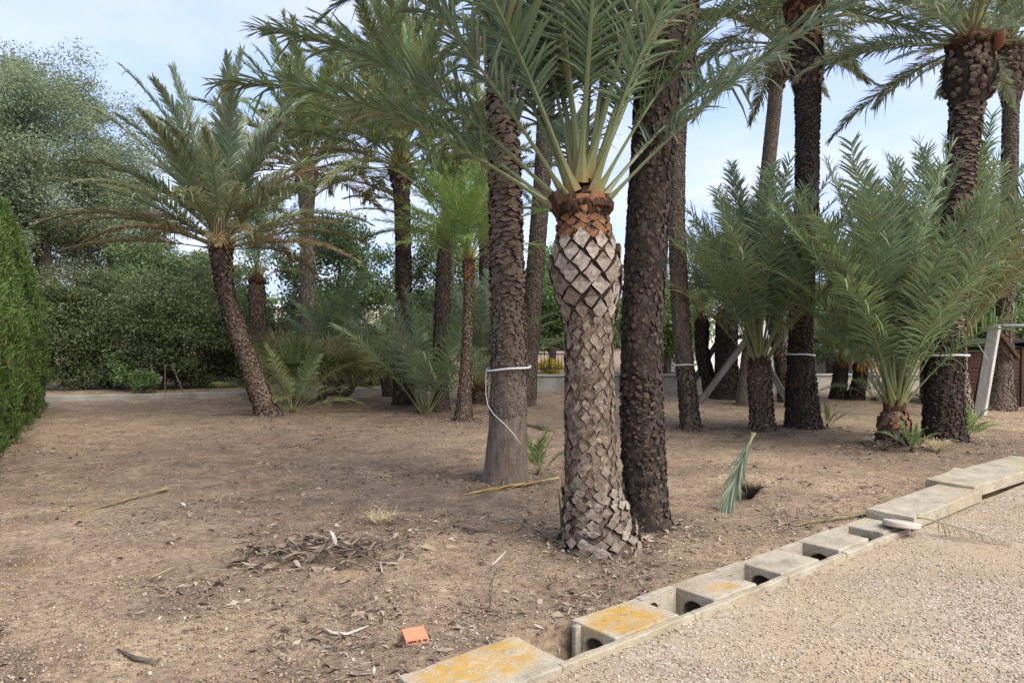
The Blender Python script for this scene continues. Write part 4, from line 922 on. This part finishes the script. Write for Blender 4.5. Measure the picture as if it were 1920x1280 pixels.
for i in range(330):
    x = rnd.gauss(.02, .30); y = rnd.gauss(0, .20); q = math.exp(-(x / .35) ** 2 - (y / .24) ** 2)
    sc_ = rnd.random() < .35
    o = link('leaf_scrap' if sc_ else 'dry_stalk', rnd.choice(scraps if sc_ else kinds), hp); o.location = (x, y, gh(p.x + x, p.y + y) - hp.location.z + .01 + .17 * q * rnd.random()); o.rotation_euler = (rnd.uniform(-3, 3), rnd.gauss(0, .28), rnd.uniform(0, 6.28)); k = rnd.uniform(.5, 1.25); o.scale = (k, k, k)

# loose litter, soil crumbs, gravel stones: nobody could count them
rng = np.random.default_rng(5)
def hz(P): return np.array([gh(x, y) for x, y in P])
def litter(n, ylo, yhi, smin, smax, seed, mat='litter', name='leaf_litter', thr=.0):
    rng = np.random.default_rng(seed); pts = []
    while len(pts) < n:
        y = ylo * (yhi / ylo) ** rng.random(); x = rng.uniform(-.75, .75) * y
        v = (Vector((x, y)) - CH0).dot(CHV)
        if v < .36: continue
        dn = .22 + 1.2 * mnoise.noise(Vector((x * .9, y * .9, 5))) + .9 * mnoise.noise(Vector((x * 3.2, y * 3.2, 2))) + .5 * mask(PALM_SPOTS, x, y) - .45 * mask(SANDS, x, y)
        if rng.random() < dn: pts.append((x, y))
    P = np.array(pts); Z = hz(P); a = rng.uniform(0, 2 * PI, n); l = smin + (smax - smin) * rng.random(n) ** 5; w = l * np.where(rng.random(n) < .6, rng.uniform(.04, .12, n), rng.uniform(.15, .5, n)); up = rng.normal(0, .22, n); rl = rng.normal(0, .5, n)
    D = np.stack([np.cos(a) * np.cos(up), np.sin(a) * np.cos(up), np.sin(up)], 1); S = np.stack([-np.sin(a) * np.cos(rl), np.cos(a) * np.cos(rl), np.sin(rl)], 1)
    C = np.stack([P[:, 0], P[:, 1], Z + .004 + l * .12 * rng.random(n)], 1); bend = np.stack([np.zeros(n), np.zeros(n), l * rng.uniform(0, .18, n)], 1)
    A = C - D * l[:, None] * .5; B = C + D * l[:, None] * .5; L_ = C + S * w[:, None] * .5 + bend; R_ = C - S * w[:, None] * .5 + bend
    V = np.stack([A, R_, B, L_], 1).reshape(-1, 3); b = np.arange(n) * 4
    tag(link(name, np_mesh(name, V, np.stack([b, b + 1, b + 2, b + 3], 1), [mat])), 'dry leaf scraps and twigs scattered over the sandy soil' if name == 'leaf_litter' else None, None, None, 'stuff')
litter(60000, 3.0, 18, .006, .085, 1)
bl = random.Random(21); bm_ = MB()
for ob in [o for o in COL.objects if o.name.startswith('date_palm')]:
    if ob.location.y > 16.5: continue
    rb = .32 if ob.location.y < 9 else .36
    for q_ in range(420):
        a_ = bl.uniform(0, 6.283); r_ = rb * (.55 + abs(bl.gauss(0, .75))); x = ob.location.x + math.cos(a_) * r_; y = ob.location.y + math.sin(a_) * r_
        if (Vector((x, y)) - CH0).dot(CHV) < .4: continue
        z = gh(x, y) + bl.uniform(0, .05) * max(0, 1 - (r_ - rb * .5) / .35); l_ = bl.uniform(.015, .075); d_ = Vector((bl.gauss(0, 1), bl.gauss(0, 1), bl.gauss(0, .35))).normalized() * l_; w_ = Vector((-d_.y, d_.x, bl.gauss(0, .01))) * bl.uniform(.05, .22); c_ = Vector((x, y, z + .004))
        bm_.add([c_ - d_ * .5, c_ - w_, c_ + d_ * .5, c_ + w_ + Vector((0, 0, .006))], [(0, 1, 2, 3)])
tag(bm_.build('trunk_foot_litter', ['litter']), 'fibre and leaf scraps gathered round the feet of the palms', None, None, 'stuff')
def crumbs(name, P, Z, smin, smax, mat, seed, label, sink=.3):
    rng = np.random.default_rng(seed); n = len(P); r = smin + (smax - smin) * rng.random(n) ** 2.2
    O = np.array([(1, 0, 0), (0, 1, 0), (-1, 0, 0), (0, -1, 0), (0, 0, .75), (0, 0, -.75)], float)
    a = rng.uniform(0, 2 * PI, n); ca, sa = np.cos(a)[:, None], np.sin(a)[:, None]
    K = O[None] * rng.uniform(.6, 1.25, (n, 6, 1)) + rng.normal(0, .12, (n, 6, 3))
    X = K[:, :, 0] * ca - K[:, :, 1] * sa; Y = K[:, :, 0] * sa + K[:, :, 1] * ca
    V = np.stack([X, Y, K[:, :, 2]], 2) * r[:, None, None]; V[:, :, 0] += P[:, 0:1]; V[:, :, 1] += P[:, 1:2]; V[:, :, 2] += (Z + r * (.5 - sink))[:, None]
    T = np.array([(0, 1, 4), (1, 2, 4), (2, 3, 4), (3, 0, 4), (1, 0, 5), (2, 1, 5), (3, 2, 5), (0, 3, 5)]); F = (np.arange(n)[:, None, None] * 6 + T[None]).reshape(-1, 3)
    tag(link(name, np_mesh(name, V.reshape(-1, 3), F, [mat])), label, None, None, 'stuff')
pts = []
rr = np.random.default_rng(3)
while len(pts) < 45000:
    y = 3.0 * (14 / 3.0) ** rr.random(); x = rr.uniform(-.75, .75) * y
    if (Vector((x, y)) - CH0).dot(CHV) > .36 and rr.random() < .55 + .6 * mnoise.noise(Vector((x * 1.5, y * 1.5, 8))): pts.append((x, y))
P = np.array(pts); crumbs('soil_crumbs', P, hz(P), .002, .015, 'clod', 4, 'crumbs of soil and small stones on the ground')
n = 95000; u_ = -2.6 + 10.5 * rr.random(n) ** 1.3; v_ = -2.9 * rr.random(n) ** .9 * (.35 + .65 * np.clip((u_ + 3) / 5, 0, 1)) - .0
P = np.array([tuple(chan(a_, b_))[:2] for a_, b_ in zip(u_, v_)]); keep = (P[:, 1] > 2.9) & (np.array([mnoise.noise(Vector((q[0] * 1.3, q[1] * 1.3, 6))) + .6 * mnoise.noise(Vector((q[0] * 4, q[1] * 4, 1))) for q in P]) + .75 > rr.random(n) * .9 - .1); P = P[keep]; Z = np.array([grz(a_, b_) for a_, b_ in zip(u_[keep], v_[keep])])
crumbs('gravel', P, Z, .003, .0105, 'stones', 6, 'tan gravel stones covering the path')

# ------------------------------------------------------------------ cypress hedge
def cypress_mesh(seed, H=3.6, Rr=.50, n=30000):
    rng = np.random.default_rng(seed); z = H * rng.random(n) ** .95; a = rng.uniform(0, 2 * PI, n)
    keepn = np.array([mnoise.noise(Vector((math.cos(q) * 4.6 + seed * 3, math.sin(q) * 4.6, zz * .8))) + .5 * mnoise.noise(Vector((math.cos(q) * 8, math.sin(q) * 8 + seed, zz * 2))) for q, zz in zip(a, z)])
    sel = keepn > -.10; z, a, keepn = z[sel], a[sel], keepn[sel]; n = len(z)
    lump = np.array([1 + .40 * mnoise.noise(Vector((math.cos(q) * 1.8 + seed, math.sin(q) * 1.8, zz * 1.3))) + .26 * mnoise.noise(Vector((math.cos(q) * 5, math.sin(q) * 5 + seed, zz * 3.4))) for q, zz in zip(a, z)])
    prof = np.where(z < .35 * H, .85 + .15 * z / (.35 * H), np.clip(1 - ((z - .35 * H) / (.66 * H)) ** 1.7, 0.02, 1))
    r = Rr * (prof + .25 * np.clip(keepn, -.3, .6)) * lump * (1 - .22 * rng.random(n) ** 2); n_ = np.stack([np.cos(a), np.sin(a), np.zeros(n)], 1)
    C = np.stack([np.cos(a) * r, np.sin(a) * r, z], 1); D = n_ * rng.uniform(-.1, .5, (n, 1)) + np.array([0, 0, 1.0]) * rng.uniform(.5, 1.1, (n, 1)) + rng.normal(0, .40, (n, 3)); D /= np.linalg.norm(D, axis=1)[:, None]
    S = np.cross(D, rng.normal(0, 1, (n, 3))); S /= np.linalg.norm(S, axis=1)[:, None]; l = rng.uniform(.04, .13, n)[:, None]; w = rng.uniform(.007, .016, n)[:, None]
    V = np.stack([C, C + D * l * .45 + S * w, C + D * l, C + D * l * .45 - S * w], 1).reshape(-1, 3); b = np.arange(n) * 4
    return np_mesh('foliage', V, np.stack([b, b + 1, b + 2, b + 3], 1), ['cypress', 'cypress_dry'], mi=((rng.random(n) < .035) | ((keepn < .0) & (rng.random(n) < .15))).astype(int))
cym = [cypress_mesh(1), cypress_mesh(2), cypress_mesh(7)]
mb = MB(); mb.tube([(0, 0, .02), (0, 0, .6), (0, 0, 1.4), (0, 0, 2.3), (0, 0, 2.8)], [.36, .42, .38, .2, .04], 12); core = mb.mesh('dark_core', ['cypress_core'], smooth=True)  # added opaque core: stops see-through and darkens the gaps between sprays
mb = MB(); mb.tube([(0, 0, -.1), (0, 0, .5)], [.06, .05], 8); ctr = mb.mesh('trunk', ['wood_grey'])
h0, h1 = Vector((-5.35, 6.3)), Vector((-9.75, 14.6)); nC = 12
LBL = ['clipped green cypress in the hedge row, the end one next to the boundary kerb', 'feathery yellow green cypress of the hedge row']
for i in range(nC):
    t = i / (nC - 1); q = h0.lerp(h1, t); o = empty('cypress', (q.x - .05, q.y, gh(q.x, q.y) - .03), i * 1.9); k = 1.0 + .08 * math.sin(i * 2.3); o.scale = (1, 1, k)
    link('foliage', cym[i % 3], o); link('dark_core', core, o); link('trunk', ctr, o)
    tag(o, LBL[0] if i == nC - 1 else LBL[1], 'cypress', 'cypresses of the clipped hedge row')

# ------------------------------------------------------------------ broadleaf trees and shrubs
def leaf_cloud(seed, rx, ry, rz, nclump, per, cr, leaf, elong=1.7, hollow=.55, flat=1.0, updir=0.0):
    rng = np.random.default_rng(seed); cs = []
    while len(cs) < nclump:
        d = rng.normal(0, 1, 3); d /= np.linalg.norm(d); r = hollow + (1 - hollow) * rng.random() ** .7
        k = .95 + .22 * mnoise.noise(Vector(d * 1.7) + Vector((seed, 0, 0))); p = d * r * k
        cs.append((p[0] * rx, p[1] * ry, p[2] * rz))
    cs = np.array(cs); sz = cr * rng.uniform(.6, 1.35, nclump); idx = np.repeat(np.arange(nclump), per); n = len(idx)
    U_ = rng.normal(0, 1, (n, 3)); U_ = U_ / np.linalg.norm(U_, axis=1)[:, None] * (1.55 * rng.random(n) ** .5)[:, None]
    C = cs[idx] + U_ * sz[idx][:, None] * np.array([1, 1, .75 * flat])
    D = rng.normal(0, 1, (n, 3)) + np.array([0, 0, updir]); D /= np.linalg.norm(D, axis=1)[:, None]; S = np.cross(D, rng.normal(0, 1, (n, 3))); S /= np.linalg.norm(S, axis=1)[:, None]
    l = leaf * rng.uniform(.6, 1.3, n)[:, None]; w = l / elong
    V = np.stack([C, C + D * l * .5 + S * w * .5, C + D * l, C + D * l * .5 - S * w * .5], 1).reshape(-1, 3); b = np.arange(n) * 4
    return V, np.stack([b, b + 1, b + 2, b + 3], 1), cs
CLOUDS = {}
def tree(label, x, y, h, rx, rz, mat, seed, zc=None, nclump=110, per=260, cr=.42, leaf=.11, name='broadleaf_tree', cat='tree', trunk_r=.16, hollow=.4, group=None, ry=None, elong=1.7, limbs=14):
    z0 = gh(x, y) if abs(x) < 40 else 0; root = empty(name, (x, y, z0)); tag(root, label, cat, group); zc = h - rz if zc is None else zc
    V, F, cs = leaf_cloud(seed, rx, ry or rx, rz, nclump, per, cr, leaf, elong, hollow); V = V + np.array([0, 0, zc]); V[:, 2] = np.maximum(V[:, 2], .02)
    link('crown', np_mesh('crown', V, F, [mat]), root)
    rnd = random.Random(seed); mb = MB(); top = Vector((rnd.gauss(0, .3), rnd.gauss(0, .3), max(.4, zc + rz * .55)))
    tp = [Vector((0, 0, -.1)), Vector((rnd.gauss(0, .1), 0, top.z * .35)), top * .7 + Vector((0, 0, 0)), top]; mb.tube(tp, [trunk_r * 1.3, trunk_r, trunk_r * .6, trunk_r * .15], 9)
    for c in rnd.sample(list(cs), min(limbs, len(cs))):
        e = Vector(c) + Vector((0, 0, zc)); b = Vector((0, 0, 0)).lerp(top, min(.8, max(.15, (e.z - .5) / max(top.z, .5) * .6))); b.x += 0
        mid = b.lerp(e, .5) + Vector((rnd.gauss(0, .15), rnd.gauss(0, .15), .15)); mb.tube([b, mid, e], [trunk_r * .4, trunk_r * .22, trunk_r * .07], 5)
    mb.build('trunk', ['wood_grey'], root, smooth=True); return root
def tp(px, d): return ((px - 960) / FPX * d, d)
x, y = tp(85, 27); tree('tall silvery poplar behind the cypress hedge', x, y, 12.0, 3.5, 4.6, 'poplar', 11, nclump=190, per=620, cr=.55, leaf=.09, name='poplar_tree', trunk_r=.25)
x, y = tp(-95, 25); tree('tall poplar partly hidden by the near end of the cypress hedge', x, y, 11.3, 3.2, 4.4, 'poplar', 12, nclump=150, per=460, cr=.55, leaf=.095, name='poplar_tree', trunk_r=.25)
x, y = tp(205, 30); tree('shorter poplar with loose pale foliage between the tall poplar and the leaning palm', x, y, 9.3, 2.5, 3.6, 'poplar', 13, nclump=120, per=460, cr=.52, leaf=.095, name='poplar_tree', trunk_r=.2)
for i, (px, d, h, rx, lab) in enumerate([(120, 20.2, 3.3, 1.5, 'dense dark shrub behind the kerb at the end of the cypress hedge'), (205, 20.8, 3.5, 1.6, 'rounded dark olive shrub behind the kerb, left of the braced fence post'), (300, 20.4, 3.4, 1.6, 'broad dark shrub right behind the braced fence post'),
                                     (390, 20.9, 3.2, 1.5, 'dark shrub behind the leaning palm trunk'), (470, 22.5, 2.6, 1.5, 'low dark shrub behind the short narrow crowned palm'), (560, 23, 2.6, 1.5, 'dark shrub behind the pale slender trunk'), (690, 22.5, 1.9, 1.3, 'low dark shrub behind the leaning palm stub')]):
    x, y = tp(px, d); tree(lab, x, y, h, rx, h * .5, 'bush_dark' if i != 1 else 'bush_dark', 20 + i, zc=h * .5, nclump=75, per=380, cr=.30, leaf=.075, name='dark_shrub', cat='shrub', trunk_r=.06, hollow=.5)
for i, (px, d, h, rx, m, lab) in enumerate([(300, 26, 5.2, 2.0, 'bush_mid', 'mid green tree rising over the dark shrubs left of the leaning palm'), (410, 28, 5.0, 1.8, 'bush_mid', 'mid green tree behind the crown of the leaning palm'), (640, 27, 6.0, 2.2, 'bush_mid', 'leafy tree between the pale slender palm and the yellow stalked palm'),
                                        (830, 29, 6.2, 2.2, 'bush_mid', 'leafy tree behind the bright lime palm'), (1035, 27, 4.6, 1.6, 'bush_bright', 'bright green tree seen between the grey trunks beyond the railing'), (1250, 26, 3.6, 1.6, 'bush_bright', 'bright green bush left of the white house'),
                                        (1560, 26, 3.6, 1.9, 'bush_mid', 'green tree behind the small curved fruiting palm'), (1700, 25, 3.4, 1.7, 'bush_mid', 'green bush beyond the wall behind the squat palm'), (1870, 23, 3.3, 1.7, 'bush_bright', 'bright green tree behind the brown shed'), (1990, 24, 4.2, 2.0, 'bush_mid', 'dark green tree beyond the far end of the shed')]):
    x, y = tp(px, d); tree(lab, x, y, h, rx, h * .42, m, 40 + i, nclump=110, per=210, cr=.38, leaf=.12, trunk_r=.12)
x, y = tp(1032, 22); tree('small shrub covered in yellow blossom beyond the dark railing', x, y, .8, .35, .3, 'yellow_flower', 70, nclump=40, per=60, cr=.1, leaf=.06, name='flowering_shrub', cat='shrub', trunk_r=.02, limbs=6)
for px, d, hh, lab in ((232, 19.3, 1.1, 'bright green creeper low in front of the rounded dark shrub'), (268, 18.9, .55, 'small bright green weed bush beside the braced fence post')):
    x, y = tp(px, d); tree(lab, x, y, hh, .35, hh * .45, 'bush_bright', int(px), nclump=26, per=60, cr=.12, leaf=.07, name='creeper', cat='creeper', trunk_r=.015, limbs=8)
# far-off wood all round the plot
rng = np.random.default_rng(77); Vs = []; Fs = []; off = 0
for k in range(46):
    a = R(-80 + 160 * k / 45); dd = 60 + 10 * rng.random(); V, F, cs = leaf_cloud(200 + k, 4.2, 3.5, 2.2 + rng.random() * .8, 60, 34, .7, .55, 1.5, .4)
    V = V + np.array([math.sin(a) * dd, math.cos(a) * dd, 2.1]); V[:, 2] = np.maximum(V[:, 2], .02); Vs.append(V); Fs.append(F + off); off += len(V)
tag(link('far_wood', np_mesh('far_wood', np.concatenate(Vs), np.concatenate(Fs), ['bush_mid'])), 'far off belt of green trees closing the view', None, None, 'stuff')

# ------------------------------------------------------------------ walls, fence, house, shed, frames
def wall(label, p0, p1, h, t, name, mat='concrete_wall', cat='wall', cap=True):
    a_, b_ = Vector(p0), Vector(p1); L = (b_ - a_).length; root = empty(name, (a_.x, a_.y, 0), math.atan2(b_.y - a_.y, b_.x - a_.x)); tag(root, label, cat)
    n = max(1, int(L / 2.5)); rnd = random.Random(int(L * 10))
    for i in range(n):
        mb = MB(); mb.box((L * i / n + .004, -t / 2, -.2), (L * (i + 1) / n - .004, t / 2, h + rnd.uniform(-.008, .008))); mb.build('wall_section', [mat], root, bevel=.01, attr=None)
    if cap:
        for i in range(n):
            mb = MB(); mb.box((L * i / n + .003, -t / 2 - .03, h + .01), (L * (i + 1) / n - .003, t / 2 + .03, h + .06)); mb.build('coping', [mat], root, bevel=.008, attr=None)
wall('low pale concrete kerb bounding the soil in front of the dark shrubs', at(40, 0, 16.6).xy, at(770, 0, 19.4).xy, .12, .15, 'boundary_kerb', cap=False, cat='kerb')
wall('low grey concrete boundary wall with coping behind the sandy clearing', at(890, 0, 19.2).xy, at(1830, 0, 19.8).xy, .40, .18, 'boundary_wall')
p = at(309, 0, 18.6); fp = empty('fence_post', (p.x, p.y, 0)); tag(fp, 'thin grey braced fence post standing in front of the dark shrubs', 'fence post')
mb = MB(); mb.tube([(0, 0, -.1), (0, 0, .75)], .014, 8); mb.build('post', ['timber'], fp); mb = MB(); mb.tube([(.17, 0, .75), (.50, .0, -.05)], .014, 8); mb.build('brace', ['timber'], fp); mb = MB(); mb.tube([(0, 0, .74), (.18, 0, .74)], .008, 6); mb.build('tie_bar', ['timber'], fp)
# dark railing beyond the wall
a_, b_ = at(985, 0, 20.2), at(1075, 0, 20.4); rl = empty('railing', (a_.x, a_.y, .0)); tag(rl, 'dark metal railing on the boundary wall between the grey trunks', 'railing'); L_ = b_.x - a_.x
for z in (.55, .95): mb = MB(); mb.box((0, -.015, z), (L_, .015, z + .03)); mb.build('rail', ['rail'], rl)
for i in range(3): mb = MB(); mb.box((L_ * i / 2 - .02, -.02, -.05), (L_ * i / 2 + .02, .02, 1.02)); mb.build('post', ['rail'], rl)
for i in range(14): mb = MB(); mb.box((L_ * (i + .5) / 14 - .008, -.008, .581), (L_ * (i + .5) / 14 + .008, .008, .949)); mb.build('bar', ['rail'], rl)
def house(label, x0, x1, y0, y1, h, mat, roof, wins, name='house'):
    root = empty(name, (x0, y0, 0)); tag(root, label, 'house'); w, l = x1 - x0, y1 - y0
    mb = MB(); mb.box((0, 0, -.1), (w, l, h)); mb.build('wall', [mat], root)
    mb = MB()
    if roof == 'flat': mb.box((-.1, -.1, h + .002), (w + .1, l + .1, h + .18))
    else: mb.add([(-.3, -.3, h), (w + .3, -.3, h), (w + .3, l + .3, h), (-.3, l + .3, h), (-.3, l / 2, h + 1.2), (w + .3, l / 2, h + 1.2)], [(0, 1, 5, 4), (2, 3, 4, 5), (0, 4, 3), (1, 2, 5), (3, 2, 1, 0)])
    mb.build('roof', ['white_wall' if roof == 'flat' else 'roof_tile'], root)
    for (u, z, ww, hh) in wins:
        mb = MB(); mb.box((u, -.03, z), (u + ww, .02, z + hh)); f = mb.build('window', ['white_wall'], root); mb = MB(); mb.box((u + .06, -.035, z + .06), (u + ww - .06, -.031, z + hh - .06)); mb.build('pane', ['glass'], f)
house('plain white rendered house wall glimpsed behind the black palm trunks', 6.3, 12.2, 26.5, 31, 2.9, 'white_wall', 'flat', [(3.6, 1.0, 1.0, 1.1)])
house('cream rendered flat roofed house glimpsed through the shrubs', -13.5, -6.2, 36, 41, 2.7, 'cream_wall', 'flat', [(1.2, 1.0, 1.0, 1.1), (4.6, 1.0, 1.0, 1.1)])
# brown slatted shed
sx, syy = at(1803, 0, 15.6).x, 15.6; sh = empty('slatted_shed', (sx, syy, gh(sx, syy))); tag(sh, 'low brown shed of horizontal boards with dark sloping roof', 'shed')
nb = 15; hb = .083
for i in range(nb):
    mb = MB(); mb.box((0, 0, i * hb + .004 - .02), (2.6, .022, (i + 1) * hb - .006 - .02)); o = mb.build('board', ['shed'], sh); o.rotation_euler = (R(-6), 0, 0) if False else (0, 0, 0)
for x in (-.03, 1.25, 2.6): mb = MB(); mb.box((x, -.035, -.1), (x + .07, -.002, nb * hb)); mb.build('corner_post', ['shed'], sh)
for i in range(nb): mb = MB(); mb.box((0, .03, i * hb + .004 - .02), (.022, 1.6, (i + 1) * hb - .006 - .02)); mb.build('board', ['shed'], sh)
mb = MB(); mb.box((.03, .03, -.05), (2.55, 1.6, nb * hb - .03)); mb.build('inner_lining', ['shed_roof'], sh)
mb = MB(); h_ = nb * hb; mb.add([(-.12, -.15, h_ - .0), (1.3, -.15, h_ + .12), (2.75, -.15, h_ - .06), (-.12, 1.75, h_), (1.3, 1.75, h_ + .12), (2.75, 1.75, h_ - .06), (-.12, -.15, h_ + .06), (1.3, -.15, h_ + .18), (2.75, -.15, h_), (-.12, 1.75, h_ + .06), (1.3, 1.75, h_ + .18), (2.75, 1.75, h_)],
    [(6, 7, 10, 9), (7, 8, 11, 10), (0, 3, 4, 1), (1, 4, 5, 2), (0, 1, 7, 6), (1, 2, 8, 7), (5, 4, 10, 11), (4, 3, 9, 10), (3, 0, 6, 9), (2, 5, 11, 8)]); mb.build('roof', ['shed_roof'], sh)
# swing frame
def beam(name, p0, p1, w, t, mat, parent):
    a_, b_ = Vector(p0), Vector(p1); d = (b_ - a_); L = d.length; mb = MB(); mb.box((-w / 2, -t / 2, 0), (w / 2, t / 2, L)); o = mb.build(name, [mat], parent, bevel=.008, attr=None); o.location = a_
    o.rotation_mode = 'QUATERNION'; o.rotation_quaternion = d.to_track_quat('Z', 'Y'); return o
b_ = gp(1838, 778); sw = empty('swing_frame', (b_.x, b_.y, gh(b_.x, b_.y))); tag(sw, 'weathered swing frame with a whitish leaning timber leg and metal top bar', 'swing frame')
tpz = at(1881, 612, b_.y) - sw.location
beam('leg', (0, 0, -.05), (tpz.x, .25, tpz.z), .20, .09, 'timber_white', sw); beam('leg', (tpz.x + .28, 1.25, -.05), (tpz.x + .05, .40, tpz.z - .02), .14, .09, 'shed', sw)
mb = MB(); mb.tube([(tpz.x - .05, .3, tpz.z + .02), (tpz.x + 2.6, .5, tpz.z + .02)], .03, 10); mb.build('top_bar', ['metal'], sw, smooth=True)
beam('leg', (tpz.x + 2.2, -.5, -.05), (tpz.x + 2.45, .42, tpz.z), .14, .09, 'timber', sw); beam('leg', (tpz.x + 2.5, 1.4, -.05), (tpz.x + 2.5, .55, tpz.z), .14, .09, 'timber', sw)
beam('brace', (tpz.x + .10, .36, tpz.z - .05), (tpz.x + .62, .5, tpz.z - .62), .09, .06, 'shed', sw)
# timber A-frame behind the bushy palm
p0, p1, pt = at(1308, 752, 16.0), at(1482, 750, 15.6), at(1408, 632, 15.9); af = empty('timber_frame', (p0.x, p0.y, 0)); tag(af, 'grey timber legs of an A frame standing behind the bushy young palm', 'timber frame'); o0 = Vector((p0.x, p0.y, 0))
beam('leg', p0 - o0 - Vector((.0, 0, .1)), pt - o0 + Vector((.02, 0, .1)), .14, .12, 'timber', af); beam('leg', p1 - o0 - Vector((0, 0, .1)), pt - o0 + Vector((-.02, .14, .1)), .15, .12, 'timber', af)
beam('ridge_bar', pt - o0 + Vector((0, -.35, .0)), pt - o0 + Vector((0, 2.4, .0)), .10, .10, 'timber', af); q = o0 + Vector((0, 2.2, 0))
beam('leg', p0 - o0 + Vector((.2, 2.15, -.1)), pt - o0 + Vector((.02, 2.15, .08)), .14, .12, 'timber', af); beam('leg', p1 - o0 + Vector((-.2, 2.15, -.1)), pt - o0 + Vector((-.02, 2.3, .08)), .14, .12, 'timber', af)
